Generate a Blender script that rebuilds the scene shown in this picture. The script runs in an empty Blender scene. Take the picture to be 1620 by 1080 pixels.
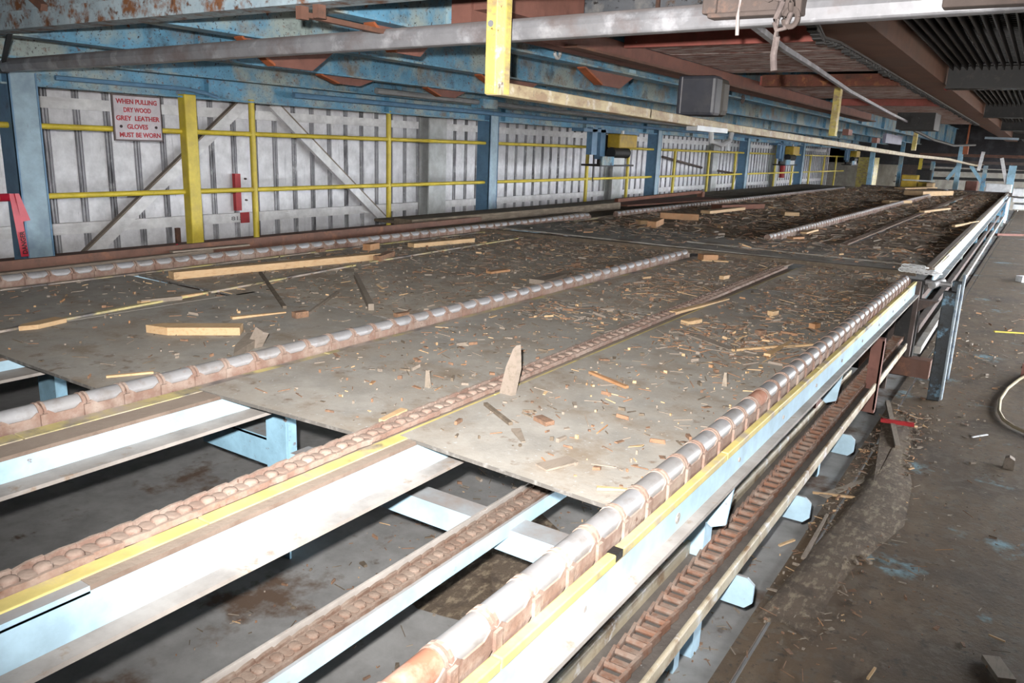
import bpy, math, random
import numpy as np
from mathutils import Vector, Matrix
C = bpy.context.scene.collection
SC = bpy.context.scene
rnd = random.Random(7)
# ------------------------------------------------------------------ camera
FPX, CX, CY, EYE = 1244., 810., 540., 1.75
R = np.array([[0.833, 0.166, -0.528], [0.552, -0.183, 0.813], [0.038, -0.969, -0.244]])
u, s, vt = np.linalg.svd(R); R = u @ vt
cam = bpy.data.cameras.new('camera'); cam.lens = FPX / 1620 * 36; cam.sensor_width = 36
cam.clip_start = .02; cam.clip_end = 300
co = bpy.data.objects.new('camera', cam); C.objects.link(co); SC.camera = co
rt, dn, fw = R[:, 0], R[:, 1], R[:, 2]
mw = Matrix(((rt[0], -dn[0], -fw[0], 0), (rt[1], -dn[1], -fw[1], 0), (rt[2], -dn[2], -fw[2], EYE), (0, 0, 0, 1)))
co.matrix_world = mw
# points of the place read off the photograph: where a sight line meets a real plane of the building
def ray(x, y): return R @ np.array([x - CX, y - CY, FPX])
def onZ(x, y, z): r = ray(x, y); p = r * (z - EYE) / r[2]; return Vector((p[0], p[1], z))
def onX(x, y, X): r = ray(x, y); p = r * X / r[0]; return Vector((X, p[1], EYE + p[2]))
def onY(x, y, Y): r = ray(x, y); p = r * Y / r[1]; return Vector((p[0], Y, EYE + p[2]))
# ------------------------------------------------------------------ light
SC.view_settings.view_transform = 'Standard'; SC.view_settings.look = 'None'
SC.view_settings.exposure = 0.0; SC.view_settings.gamma = 1.0
w = bpy.data.worlds.new('world'); SC.world = w; w.use_nodes = True
bg = w.node_tree.nodes['Background']; bg.inputs[0].default_value = (.93, .965, 1.0, 1); bg.inputs[1].default_value = 20.0
fl = bpy.data.lights.new('camera_flash', 'SPOT'); fl.energy = 1480; fl.shadow_soft_size = .02; fl.spot_size = math.radians(95); fl.spot_blend = 1.0; fl.color = (1, .97, .93)
fo = bpy.data.objects.new('camera_flash', fl); C.objects.link(fo)
fo.location = mw @ Vector((-.05, .085, .02))
fo.rotation_euler = (mw.to_3x3() @ Vector(((780 - CX) / FPX, -(345 - CY) / FPX, -1))).to_track_quat('-Z', 'Y').to_euler()
# ------------------------------------------------------------------ materials
MATS = {}
def M(name, base, spots=(), rough=.7, metal=0., bump=None, dust=None, var=None):
    """procedural painted / rusty / dusty surface. spots: (colour, scale, lo, hi, (sx,sy,sz))"""
    if name in MATS: return MATS[name]
    m = bpy.data.materials.new(name); m.use_nodes = True; nt = m.node_tree; N = nt.nodes; L = nt.links
    b = N['Principled BSDF']; b.inputs['Roughness'].default_value = rough; b.inputs['Metallic'].default_value = metal
    geo = N.new('ShaderNodeNewGeometry')
    def noise(scale, st=(1, 1, 1), det=6):
        mp = N.new('ShaderNodeMapping'); mp.inputs['Scale'].default_value = st
        L.new(geo.outputs['Position'], mp.inputs['Vector'])
        n = N.new('ShaderNodeTexNoise'); n.inputs['Scale'].default_value = scale; n.inputs['Detail'].default_value = det
        n.inputs['Roughness'].default_value = .65
        L.new(mp.outputs[0], n.inputs['Vector']); return n.outputs['Fac']
    def mr(src, lo, hi, a=0., c=1.):
        r = N.new('ShaderNodeMapRange'); r.inputs[1].default_value = lo; r.inputs[2].default_value = hi
        r.inputs[3].default_value = a; r.inputs[4].default_value = c; r.clamp = True; L.new(src, r.inputs[0]); return r.outputs[0]
    def mix(f, a, c):
        x = N.new('ShaderNodeMix'); x.data_type = 'RGBA'
        L.new(f, x.inputs['Factor'])
        for v, i in ((a, 6), (c, 7)):
            if isinstance(v, tuple): x.inputs[i].default_value = (*v, 1)
            else: L.new(v, x.inputs[i])
        return x.outputs[2]
    d = tuple(c * .72 for c in base)
    col = mix(mr(noise(7.3), .35, .65), base, d)
    if var:
        oi = N.new('ShaderNodeObjectInfo'); col = mix(mr(oi.outputs['Random'], 0, 1), col, var)
    for sp in spots:
        c, sc, lo, hi = sp[:4]; st = sp[4] if len(sp) > 4 else (1, 1, 1)
        col = mix(mr(noise(sc, st), lo, hi), col, c)
    if dust:
        dc, amt = dust
        sx = N.new('ShaderNodeSeparateXYZ'); L.new(geo.outputs['Normal'], sx.inputs[0])
        up = mr(sx.outputs[2], .55, .9, 0, 1)
        mu = N.new('ShaderNodeMath'); mu.operation = 'MULTIPLY'; L.new(up, mu.inputs[0])
        L.new(mr(noise(9, det=4), .25, .75, amt - .25, min(1, amt + .25)), mu.inputs[1])
        col = mix(mu.outputs[0], col, dc)
        L.new(mr(mu.outputs[0], 0, 1, metal, 0), b.inputs['Metallic']); L.new(mr(mu.outputs[0], 0, 1, rough, .9), b.inputs['Roughness'])
    L.new(col, b.inputs['Base Color'])
    if bump:
        bp = N.new('ShaderNodeBump'); bp.inputs['Strength'].default_value = bump[1]; bp.inputs['Distance'].default_value = .01
        L.new(noise(bump[0]), bp.inputs['Height']); L.new(bp.outputs[0], b.inputs['Normal'])
    MATS[name] = m; return m
RUST = (.16, .065, .03); DUST = (.27, .22, .18); GRIME = (.035, .03, .03)
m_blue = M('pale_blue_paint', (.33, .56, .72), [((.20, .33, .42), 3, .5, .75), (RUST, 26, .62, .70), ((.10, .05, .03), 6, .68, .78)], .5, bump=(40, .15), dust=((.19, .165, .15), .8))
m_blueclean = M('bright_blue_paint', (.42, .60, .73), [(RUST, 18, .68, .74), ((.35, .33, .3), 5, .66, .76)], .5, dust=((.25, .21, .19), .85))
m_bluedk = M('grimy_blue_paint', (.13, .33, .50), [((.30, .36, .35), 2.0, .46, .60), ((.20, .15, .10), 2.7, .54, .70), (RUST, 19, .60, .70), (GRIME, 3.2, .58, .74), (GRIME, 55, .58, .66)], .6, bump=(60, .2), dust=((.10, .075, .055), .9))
m_column = M('column_blue_paint', (.30, .42, .50), [((.16, .23, .3), 2.5, .5, .7), ((.08, .07, .07), 9, .66, .8, (3, 3, .5))], .5)
m_colblue = M('deep_blue_paint', (.12, .24, .38), [(GRIME, 5, .6, .8)], .5)
m_yellow = M('yellow_paint', (.66, .52, .05), [((.45, .33, .05), 5, .5, .75), (GRIME, 35, .68, .76), (RUST, 20, .68, .75)], .45)
m_railold = M('mottled_cream_yellow', (.40, .33, .20), [((.22, .15, .09), 8, .46, .62, (1, .8, 2)), ((.50, .46, .40), 13, .55, .68), ((.10, .05, .03), 26, .60, .7), (GRIME, 60, .64, .7, (1, 1, .3))], .55, bump=(50, .25), dust=((.24, .18, .14), .8))
m_yellowold = M('worn_yellow_paint', (.60, .50, .13), [((.28, .20, .12), 9, .46, .66, (1, .6, 2)), ((.55, .48, .38), 14, .55, .7), ((.12, .06, .03), 30, .62, .7)], .5, bump=(50, .25), dust=((.26, .20, .15), .8))
m_strip = M('yellow_wear_strip', (.62, .52, .19), [((.12, .11, .10), 3.2, .58, .66, (1, .8, 1)), ((.33, .28, .24), 6, .5, .66)], .5)
m_stripw = M('dirty_wear_strip', (.55, .47, .2), [((.13, .12, .12), 3, .46, .56), ((.36, .3, .26), 5, .44, .62)], .5)
m_steel = M('worn_bright_steel', (.33, .33, .345), [((.20, .18, .17), 14, .5, .72), ((.24, .13, .09), 24, .62, .78)], .46, .25, bump=(60, .1), var=(.27, .26, .26))
m_chain = M('rusty_dusty_chain', (.22, .135, .105), [((.29, .23, .195), 12, .42, .66), ((.11, .055, .035), 30, .6, .72)], .85, bump=(80, .3), dust=((.30, .23, .19), .6))
m_chainrust = M('red_rust_chain', (.21, .10, .062), [((.22, .165, .135), 18, .42, .62), ((.12, .05, .03), 30, .62, .72)], .9, bump=(80, .3), dust=((.28, .21, .17), .35))
m_chaindk = M('dark_brown_chain', (.15, .09, .065), [((.22, .17, .14), 14, .45, .66)], .85, bump=(80, .3), dust=((.24, .19, .155), .45))
m_track = M('dusty_track', (.2, .15, .12), [((.12, .08, .06), 11, .5, .7)], .9, bump=(60, .3), dust=(DUST, .75))
m_flange = M('dusty_flange', (.3, .27, .25), [((.38, .35, .33), 5, .4, .7), ((.22, .15, .1), 16, .6, .72)], .8)
m_sheet = M('bare_deck_sheet', (.37, .35, .32), [((.31, .275, .235), 2.3, .42, .66), ((.24, .195, .15), 4.5, .52, .68), ((.17, .12, .085), 12, .60, .72), ((.42, .43, .44), 60, .62, .7)], .75, bump=(70, .12))
m_sheetmid = M('dirty_deck_sheet', (.44, .39, .33), [((.48, .46, .42), 2.2, .52, .68), ((.32, .25, .19), 5, .5, .64), ((.22, .16, .11), 24, .56, .68)], .85, bump=(60, .3))
m_sheetfar = M('littered_deck_sheet', (.34, .26, .19), [((.33, .28, .23), 3, .56, .7), ((.15, .105, .07), 5, .45, .62), ((.10, .07, .045), 24, .56, .66)], .9, bump=(40, .6))
m_plate = M('worn_cover_plate', (.38, .36, .33), [((.16, .13, .10), 4, .5, .66), ((.10, .08, .06), 12, .6, .7)], .6, bump=(40, .2))
m_edge = M('dark_sheet_edge', (.12, .11, .10), [((.2, .19, .18), 30, .5, .65)], .7)
m_trough = M('trough_grime', (.12, .105, .095), [((.07, .06, .055), 6, .5, .7), ((.7, .7, .7), 60, .69, .71)], .8, bump=(60, .3))
m_floor = M('concrete_floor', (.235, .232, .23), [((.30, .30, .30), 1.6, .45, .7), ((.10, .065, .045), 1.9, .56, .64), ((.075, .05, .035), 5, .64, .72), ((.06, .05, .045), 30, .7, .75)], .8, bump=(40, .15))
m_litter = M('litter_mat', (.11, .08, .055), [((.21, .165, .115), 40, .5, .62, (1, .4, 1)), ((.06, .042, .03), 12, .5, .66)], .95, bump=(50, .8))
m_walk = M('dirty_walkway_plate', (.115, .078, .048), [((.055, .042, .032), 1.3, .46, .66), ((.135, .10, .068), 6, .54, .68, (1, .5, 1)), ((.15, .24, .28), 1.9, .60, .68), ((.10, .077, .055), 14, .52, .6), ((.05, .038, .03), 30, .58, .66), ((.15, .12, .09), 50, .66, .72)], .8, bump=(45, .35))
m_wall = M('white_cladding', (.80, .80, .83), [((.62, .62, .65), 2.2, .5, .75, (1, 1, .4)), ((.36, .36, .39), 9, .60, .80, (1, 2.2, .18)), ((.25, .25, .27), 40, .64, .76, (1, 1, .15))], .6)
m_rib = M('grey_rib_paint', (.40, .40, .43), [((.10, .10, .11), 7, .5, .66, (1, 1, .2)), ((.6, .6, .63), 5, .56, .7)], .6)
m_board = M('whitewashed_board', (.84, .84, .85), [((.55, .54, .55), 4, .5, .72, (1, .4, 2)), ((.25, .22, .2), 30, .66, .74, (1, .2, 3))], .7)
m_greypost = M('grey_white_paint', (.58, .60, .60), [((.42, .42, .42), 3, .5, .7)], .6)
m_wood = M('fresh_sawn_wood', (.56, .38, .21), [((.42, .26, .13), 26, .5, .64, (4, .5, 4)), ((.30, .18, .10), 8, .64, .74)], .75, var=(.48, .33, .19))
m_woodor = M('orange_wood', (.40, .22, .11), [((.30, .14, .06), 18, .5, .66)], .75)
m_woodgrey = M('weathered_wood', (.27, .225, .18), [((.17, .14, .11), 26, .5, .66, (3, .6, 3))], .85, var=(.22, .18, .15))
m_wooddk = M('dark_timber', (.13, .10, .072), [((.19, .15, .11), 14, .5, .68, (3, .4, 3))], .9, bump=(60, .3))
m_bark = M('brown_bark', (.24, .14, .09), [((.15, .09, .06), 30, .45, .6)], .95, bump=(90, .5), var=(.25, .14, .08))
m_redwood = M('red_brown_timber', (.16, .06, .035), [((.09, .04, .025), 12, .5, .66)], .85)
m_rust = M('brown_rusty_steel', (.135, .065, .045), [((.2, .09, .05), 9, .55, .7), ((.07, .04, .03), 14, .55, .7)], .75)
m_orange = M('orange_primer', (.36, .10, .035), [((.18, .06, .03), 7, .5, .7), (GRIME, 12, .64, .74)], .7)
m_redpaint = M('peeling_red_boards', (.25, .095, .075), [((.15, .08, .065), 30, .50, .60, (.15, 2.5, 1)), ((.46, .40, .38), 16, .46, .56, (.5, 2.2, 1)), (GRIME, 3, .62, .78)], .85, bump=(50, .5))
m_redface = M('red_board_edge', (.36, .10, .08), [((.22, .08, .06), 9, .5, .68), ((.5, .3, .27), 40, .66, .72)], .8)
m_redbrk = M('red_brown_paint', (.20, .085, .065), [((.12, .05, .04), 8, .55, .7)], .7)
m_pipe = M('worn_grey_pipe', (.29, .29, .31), [((.42, .42, .45), 6, .52, .64, (1, 1, 1)), ((.19, .16, .16), 4, .52, .68), (GRIME, 45, .70, .75, (2, 1, .4))], .42, .35, dust=((.23, .19, .18), .85))
m_dkdust = M('dust_caked_steel', (.105, .08, .072), [((.2, .12, .09), 8, .55, .7), ((.09, .07, .065), 10, .5, .7)], .9, bump=(60, .3))
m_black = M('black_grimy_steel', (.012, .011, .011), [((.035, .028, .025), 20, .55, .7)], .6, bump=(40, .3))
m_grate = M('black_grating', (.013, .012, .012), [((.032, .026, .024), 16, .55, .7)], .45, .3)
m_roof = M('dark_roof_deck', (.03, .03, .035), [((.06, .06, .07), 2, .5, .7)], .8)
m_motorbox = M('charcoal_enamel', (.032, .034, .045), [((.05, .05, .055), 6, .5, .7)], .5, .0)
m_redtape = M('red_plastic_tape', (.60, .02, .05), [], .35)
m_redpaint2 = M('bright_red_paint', (.42, .015, .02), [((.2, .01, .01), 10, .6, .75)], .5)
m_ink = M('black_print', (.03, .01, .015), [], .6)
m_sign = M('sign_face', (.55, .50, .54), [((.40, .36, .39), 4, .5, .7)], .5)
m_signred = M('sign_red_ink', (.42, .01, .02), [], .5)
m_signedge = M('sign_edge', (.12, .09, .09), [], .6)
m_chalk = M('chalk', (.62, .40, .36), [], .9)
m_pencil = M('pencil_scrawl', (.3, .3, .31), [], .9)
m_cond = M('grey_conduit', (.30, .31, .32), [], .4, .3)
m_cloth = M('dusty_grey_cloth', (.14, .11, .105), [((.2, .165, .155), 14, .5, .7)], .95, bump=(60, .5))
m_white = M('white_wrap', (.80, .81, .83), [((.55, .55, .56), 3, .6, .75)], .5)
m_hose = M('tan_hose', (.36, .30, .2), [((.2, .16, .11), 9, .55, .7)], .6)
m_zinc = M('zinc_chain', (.82, .83, .84), [], .4, .0)
m_barrel = M('barrel_rust', (.30, .13, .08), [((.4, .25, .19), 10, .45, .65)], .8)
m_machy = M('machine_yellow', (.50, .33, .03), [((.3, .2, .04), 5, .5, .7)], .5)
# ------------------------------------------------------------------ mesh building
class MB:
    def __init__(s): s.v = []; s.f = []; s.m = []
    def add(s, vs, fs, mi=0):
        o = len(s.v); s.v += [tuple(x) for x in vs]; s.f += [tuple(i + o for i in f) for f in fs]; s.m += [mi] * len(fs)
    def box(s, x0, x1, y0, y1, z0, z1, mi=0):
        s.add([(x, y, z) for z in (z0, z1) for y in (y0, y1) for x in (x0, x1)],
              [(0, 2, 3, 1), (4, 5, 7, 6), (0, 1, 5, 4), (2, 6, 7, 3), (0, 4, 6, 2), (1, 3, 7, 5)], mi)
    def bar(s, a, b, wd, ht, mi=0, up=(0, 0, 1), taper=1.):
        a = Vector(a); b = Vector(b); d = (b - a).normalized(); up = Vector(up)
        if abs(d.dot(up)) > .98: up = Vector((0, 1, 0))
        sd = d.cross(up).normalized(); uu = sd.cross(d)
        vs = []
        for p, t in ((a, 1), (b, taper)):
            for i, j in ((-1, -1), (1, -1), (1, 1), (-1, 1)): vs.append(p + sd * (i * wd * t / 2) + uu * (j * ht * t / 2))
        s.add(vs, [(3, 2, 1, 0), (4, 5, 6, 7), (0, 1, 5, 4), (1, 2, 6, 5), (2, 3, 7, 6), (3, 0, 4, 7)], mi)
    def cyl(s, a, b, r, n=12, mi=0, r2=None, cap=True):
        a = Vector(a); b = Vector(b); d = (b - a).normalized(); up = Vector((0, 0, 1)) if abs(d.z) < .9 else Vector((1, 0, 0))
        sd = d.cross(up).normalized(); uu = sd.cross(d); vs = []
        for p, q in ((a, r), (b, r if r2 is None else r2)):
            for k in range(n): t = 2 * math.pi * k / n; vs.append(p + sd * (q * math.cos(t)) + uu * (q * math.sin(t)))
        fs = [(k, (k + 1) % n, n + (k + 1) % n, n + k) for k in range(n)]
        if cap: fs += [tuple(range(n - 1, -1, -1)), tuple(range(n, 2 * n))]
        s.add(vs, fs, mi)
    def tube(s, pts, r, n=8, mi=0):
        pts = [Vector(p) for p in pts]; vs = []; pu = Vector((0, 0, 1))
        for i, p in enumerate(pts):
            d = (pts[min(i + 1, len(pts) - 1)] - pts[max(i - 1, 0)]).normalized()
            sd = d.cross(pu)
            if sd.length < .05: sd = d.cross(Vector((1, 0, 0)))
            sd.normalize(); uu = sd.cross(d)
            for k in range(n): t = 2 * math.pi * k / n; vs.append(p + sd * (r * math.cos(t)) + uu * (r * math.sin(t)))
        fs = [(i * n + k, i * n + (k + 1) % n, (i + 1) * n + (k + 1) % n, (i + 1) * n + k) for i in range(len(pts) - 1) for k in range(n)]
        fs += [tuple(range(n - 1, -1, -1)), tuple(range((len(pts) - 1) * n, len(pts) * n))]
        s.add(vs, fs, mi)
    def prism(s, pts, off, mi=0):
        """polygon pts (3-D) extruded by vector off"""
        n = len(pts); off = Vector(off); a = [Vector(p) for p in pts]
        s.add(a + [p + off for p in a], [tuple(range(n - 1, -1, -1)), tuple(range(n, 2 * n))] + [(k, (k + 1) % n, n + (k + 1) % n, n + k) for k in range(n)], mi)
    def prof(s, pts, y0, y1, mi=0): s.prism([(x, y0, z) for x, z in pts], (0, y1 - y0, 0), mi)
    def ibeam_y(s, x, y0, y1, zb, h, wd, t=.012, mi=0):
        s.box(x - wd / 2, x + wd / 2, y0, y1, zb, zb + t, mi); s.box(x - wd / 2, x + wd / 2, y0, y1, zb + h - t, zb + h, mi)
        s.box(x - t / 2, x + t / 2, y0, y1, zb + t, zb + h - t, mi)
    def ibeam_x(s, x0, x1, y, zb, h, wd, t=.012, mi=0):
        s.box(x0, x1, y - wd / 2, y + wd / 2, zb, zb + t, mi); s.box(x0, x1, y - wd / 2, y + wd / 2, zb + h - t, zb + h, mi)
        s.box(x0, x1, y - t / 2, y + t / 2, zb + t, zb + h - t, mi)
    def mesh(s, name, mats, bevel=None):
        me = bpy.data.meshes.new(name); me.from_pydata(s.v, [], s.f)
        for m in (mats if isinstance(mats, (list, tuple)) else [mats]): me.materials.append(m)
        me.polygons.foreach_set('material_index', s.m); me.update()
        import bmesh
        bm = bmesh.new(); bm.from_mesh(me); bmesh.ops.recalc_face_normals(bm, faces=bm.faces[:]); bm.to_mesh(me); bm.free()
        return me
    def build(s, name, mats, parent=None, smooth=False, bevel=None, label=None):
        me = s.mesh(name, mats)
        if smooth: me.shade_smooth(); me.set_sharp_from_angle(angle=math.radians(40))
        o = bpy.data.objects.new(name, me); C.objects.link(o)
        if parent: o.parent = parent; o.matrix_parent_inverse = parent_inv(parent)
        if bevel:
            b = o.modifiers.new('bevel', 'BEVEL'); b.width = bevel; b.segments = 2; b.limit_method = 'ANGLE'
        if label: o['label'] = label
        return o
def parent_inv(p): return Matrix.Translation(p.location).inverted()
def tag(o, label, cat, group=None, kind=None):
    o['label'] = label; o['category'] = cat
    if group: o['group'] = group
    if kind: o['kind'] = kind
    return o
def empty(name, loc, label, cat, group=None):
    o = bpy.data.objects.new(name, None); C.objects.link(o); o.location = loc; o.empty_display_size = .1
    return tag(o, label, cat, group)
def struct(o): o['kind'] = 'structure'; return o
def one(name, mats, fn, label, cat, group=None, bevel=None, smooth=False):
    mb = MB(); fn(mb); return tag(mb.build(name, mats, bevel=bevel, smooth=smooth), label, cat, group)
def text(body, mat, parent, width, height, origin, ux, uz, depth=.002, name='lettering'):
    """raised lettering whose box starts at origin, running along ux with up uz"""
    cu = bpy.data.curves.new(name, 'FONT'); cu.body = body; cu.size = 1; cu.extrude = .01; cu.offset = .03; cu.resolution_u = 3
    to = bpy.data.objects.new(name, cu); C.objects.link(to)
    dg = bpy.context.evaluated_depsgraph_get(); me = bpy.data.meshes.new_from_object(to.evaluated_get(dg))
    bpy.data.objects.remove(to); me.materials.clear(); me.materials.append(mat)
    n = len(me.vertices); a = np.empty(n * 3); me.vertices.foreach_get('co', a); a = a.reshape(-1, 3)
    lo, hi = a.min(0), a.max(0); ux = np.array(Vector(ux).normalized()); uz = np.array(Vector(uz).normalized()); un = np.cross(ux, uz)
    q = (a - lo) / (hi - lo)
    P = np.array(origin)[None] + q[:, :1] * width * ux + q[:, 1:2] * height * uz + q[:, 2:3] * depth * un
    me.vertices.foreach_set('co', P.ravel()); me.update()
    o = bpy.data.objects.new(name, me); C.objects.link(o); o.parent = parent; o.matrix_parent_inverse = parent_inv(parent); return o
def copy(o, parent, loc):
    c = o.copy(); C.objects.link(c); c.parent = parent; c.matrix_parent_inverse = parent_inv(parent); c.location = loc; return c
# ================================================================== SETTING
T = .87            # deck level
mb = MB(); mb.box(-9, -.6, -2, 36, -.1, 0); struct(mb.build('floor', m_floor))
mb = MB(); mb.box(-.585, 45, -2, 60, -.1, .012); mb.box(-.66, -.60, 1.5, 36, -.002, .014); o = struct(mb.build('floor_walkway', m_walk))  # right part out of view, extended to block sky light from below the horizon
XW = -7.7
mb = MB()
mb.box(XW - .05, XW, -1.6, 36, 0, 3.2)
y = .62
while y < 35.8:
    for dy, wd, d in ((0, .018, .024), (.030, .016, .024), (.058, .012, .012)):
        mb.prism([(XW, y + dy, .0), (XW + d, y + dy + .003, .0), (XW + d, y + dy + wd - .003, .0), (XW, y + dy + wd, .0)], (0, 0, 3.2), 1)
    y += .292
struct(mb.build('wall_left', [m_wall, m_rib]))
mb = MB()
mb.box(-9, -6.7, 36, 36.2, 0, 3.2); mb.box(-9, 5, 36, 36.2, 1.5, 3.2, 1); mb.box(-6.7, -5.0, 36, 36.2, 0, 1.5); mb.box(-4.2, 5, 36, 36.2, 0, 1.5); mb.box(-5.0, -4.2, 36, 36.2, 0, .7)
struct(mb.build('wall_far', [M('beige_wall', (.42, .39, .34), [((.2, .18, .16), 1.5, .5, .7, (1, 1, .3))], .7), m_roof]))
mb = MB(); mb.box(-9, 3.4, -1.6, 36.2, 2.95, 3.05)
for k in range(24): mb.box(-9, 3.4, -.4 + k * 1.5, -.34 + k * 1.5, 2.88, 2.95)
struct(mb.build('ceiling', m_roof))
# unseen walls right and behind, added to block near daylight, open low farther along
mb = MB(); mb.box(3.4, 3.5, -1.6, 4.6, 0, 3.05); mb.box(3.4, 3.5, 4.6, 36.2, 2.05, 3.05); mb.box(-9, 3.5, -1.7, -1.6, 0, 3.05)
struct(mb.build('wall_light_block', m_roof))
# wall boards
def zz(y, a): return a
def board(y0, y1, z0, z1, label, grp=None, x=XW + .03):
    return one('wall_board', m_board, lambda b: b.box(x, x + .045, y0, y1, z0, z1), label, 'board', grp)
PW = [9.32, 15.32, 21.3, 27.3]
segs = [(.6, 2.9), (3.2, PW[0] - .27), (PW[0] + .27, PW[1] - .27), (PW[1] + .27, PW[2] - .27), (PW[2] + .27, PW[3] - .27), (PW[3] + .27, 35)]
wh = ['at the left edge, left of the nearest blue column', 'in the nearest full wall bay, behind the sign and both diagonal braces', 'behind the second blue column', 'behind the nearest yellow motor unit', 'in the fourth wall bay beyond the second motor unit', 'in the farthest wall bay']
for (a, b), t in zip(segs, wh):
    board(a, b, 1.90, 2.0, 'upper white horizontal wall board ' + t, 'upper wall boards')
    board(a, b, .75, .855, 'lower white horizontal wall board ' + t, 'lower wall boards')
nm = ['nearest', 'second', 'third', 'farthest']
for yy, t in zip(PW, nm):
    one('wall_post', m_greypost, lambda b: (b.box(XW + .03, XW + .05, yy - .2, yy + .2, 0, 2.6), b.box(XW + .05, XW + .2, yy - .012, yy + .012, 0, 2.6), b.box(XW + .2, XW + .22, yy - .2, yy + .2, 0, 2.6)),
        t + ' wide grey white post against the white cladding wall', 'post', 'grey wall posts')
def diag(ya, za, yb, zb, label):
    one('diagonal_brace', [m_board, m_woodgrey], lambda b: (b.bar((XW + .12, ya, za), (XW + .12, yb, zb), .05, .11, 0, up=(0, 0, 1)), b.bar((XW + .115, ya, za + .075), (XW + .115, yb, zb + .075), .055, .03, 1)), label, 'brace')
diag(3.98, .45, 6.05, 2.13, 'white diagonal wall brace rising to the right behind the yellow posts')
diag(8.5, .45, 6.35, 2.1, 'white diagonal wall brace falling to the right of the thin yellow post')
diag(24.2, 2.0, 23.2, .6, 'thin far diagonal brace on the wall past the second motor unit')
p = onX(378, 275, XW + .1); q = onX(384, 333, XW + .1)
o = empty('red_wall_marker', (XW + .08, p.y, q.z), 'red painted upright strip on the white wall beside the thin yellow post', 'marker')
mb = MB(); mb.box(XW + .03, XW + .08, p.y - .04, p.y + .035, q.z, p.z); mb.build('strip', m_redpaint2, o)
mb = MB(); a = onX(388, 337, XW + .1); mb.box(XW + .075, XW + .085, a.y - .05, a.y + .07, .74, .86); mb.build('patch', m_redpaint2, o)
mb = MB(); mb.cyl((XW + .08, p.y + .09, 1.24), (XW + .11, p.y + .09, 1.24), .01, 8); mb.cyl((XW + .08, p.y + .09, 1.0), (XW + .11, p.y + .09, 1.0), .01, 8); mb.build('hook', m_dkdust, o)
one('brown_stake', m_rust, lambda b: b.box(XW + .08, XW + .11, 5.05, 5.1, 0, .74), 'short brown stake below the lower wall board by the red patch', 'stake')
lb = [o for o in C.objects if o.get('group') == 'lower wall boards'][1]
text('8155', m_pencil, lb, .22, .045, (XW + .077, onX(366, 347, XW + .077).y, .775), (0, 1, 0), (0, 0, 1), .001, 'scrawled_number')
# ================================================================== COLUMNS, GUARDRAILS
XR = -6.5
COLY = [3.08, 9.2, 14.9, 20.6, 26.3]
cl = ['nearest pale blue steel column at the left with red tape hanging beside it', 'second pale blue steel column with scorched weld marks at both yellow rails', 'third blue steel column just past the nearest yellow motor unit', 'fourth blue steel column before the second motor unit', 'fifth and farthest blue steel column along the left guardrail']
for yy, t in zip(COLY, cl):
    one('steel_column', [m_column, m_colblue], lambda b: (b.box(XR - .11, XR + .11, yy - .1, yy - .088, 0, 2.12, 1), b.box(XR - .11, XR + .11, yy + .088, yy + .1, 0, 2.12, 1), b.box(XR - .008, XR + .008, yy - .088, yy + .088, 0, 2.12),
        b.box(XR + .09, XR + .105, yy - .1, yy + .1, 0, 2.12)), t, 'column', 'blue columns')
def rail(y0, y1, posts, label, wide=None, z1=1.74, z0=1.21):
    o = empty('guardrail', (XR, (y0 + y1) / 2, .6), label, 'guardrail', 'yellow guardrail bays')
    for z, n in ((z1, 'top_rail'), (z0, 'mid_rail')):
        b = MB(); b.cyl((XR + .02, y0, z), (XR + .02, y1, z), .023, 10); b.build(n, m_yellow, o, True)
    for yy, zt in posts:
        b = MB(); b.cyl((XR + .02, yy, .6), (XR + .02, yy, zt), .03, 10); b.cyl((XR + .02, yy, .6), (XR + .02, yy, .615), .07, 10); b.build('post', m_yellow, o, True)
    if wide:
        b = MB(); b.box(XR + .0, XR + .1, wide - .06, wide + .06, .6, 2.06); b.build('wide_post', m_yellow, o, bevel=.008)
rail(1.2, 2.98, [(1.9, 1.77)], 'short yellow guardrail at the left edge with red tape tied on')
rail(3.19, 9.1, [(5.2, 2.06), (7.15, 2.06)], 'yellow guardrail bay carrying the glove sign', wide=4.48)
rail(9.3, 14.8, [(12.1, 2.06), (13.7, 1.77)], 'yellow guardrail bay between second blue column and nearest motor unit')
rail(15.0, 20.5, [(15.95, 1.77), (18.0, 1.77), (19.9, 1.77)], 'yellow guardrail bay right of the nearest motor unit, behind the paper tag')
rail(20.7, 26.2, [(23.5, 2.0), (25.4, 1.77)], 'yellow guardrail bay around the second motor unit')
rail(26.4, 33, [(27.6, 1.77), (29.6, 1.77), (31.5, 1.77)], 'farthest yellow guardrail bay')
# sign
a = onX(180, 152, XR + .08); b_ = onX(258, 221, XR + .08); sw = b_.y - a.y
o = empty('warning_sign', (XR + .06, (a.y + b_.y) / 2, b_.z), 'white sign with red stencil lettering about grey leather gloves on the yellow rail', 'sign')
zt = onX(218, 153, XR + .08).z; zb = onX(218, 221, XR + .08).z
mb = MB(); mb.box(XR + .05, XR + .062, a.y - .012, b_.y + .012, zb - .012, zt + .012, 1); mb.box(XR + .06, XR + .066, a.y, b_.y, zb, zt); mb.build('panel', [m_sign, m_signedge], o)
H = (zt - zb)
for i, (t, f0, f1) in enumerate((('WHEN PULLING', .05, .93), ('DRY WOOD', .2, .79), ('GREY  LEATHER', .03, .97), ('GLOVES', .25, .7), ('MUST BE WORN', .08, .97))):
    z = zt - H * (.18 + i * .192)
    text(t, m_signred, o, sw * (f1 - f0), H * .115, (XR + .066, a.y + sw * f0, z), (0, 1, 0), (0, 0, 1))
mb = MB()
for f in (.12, .88): mb.cyl((XR + .066, a.y + sw * f, zt - H * .7), (XR + .072, a.y + sw * f, zt - H * .7), .012, 8)
mb.build('screw', m_ink, o)
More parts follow.
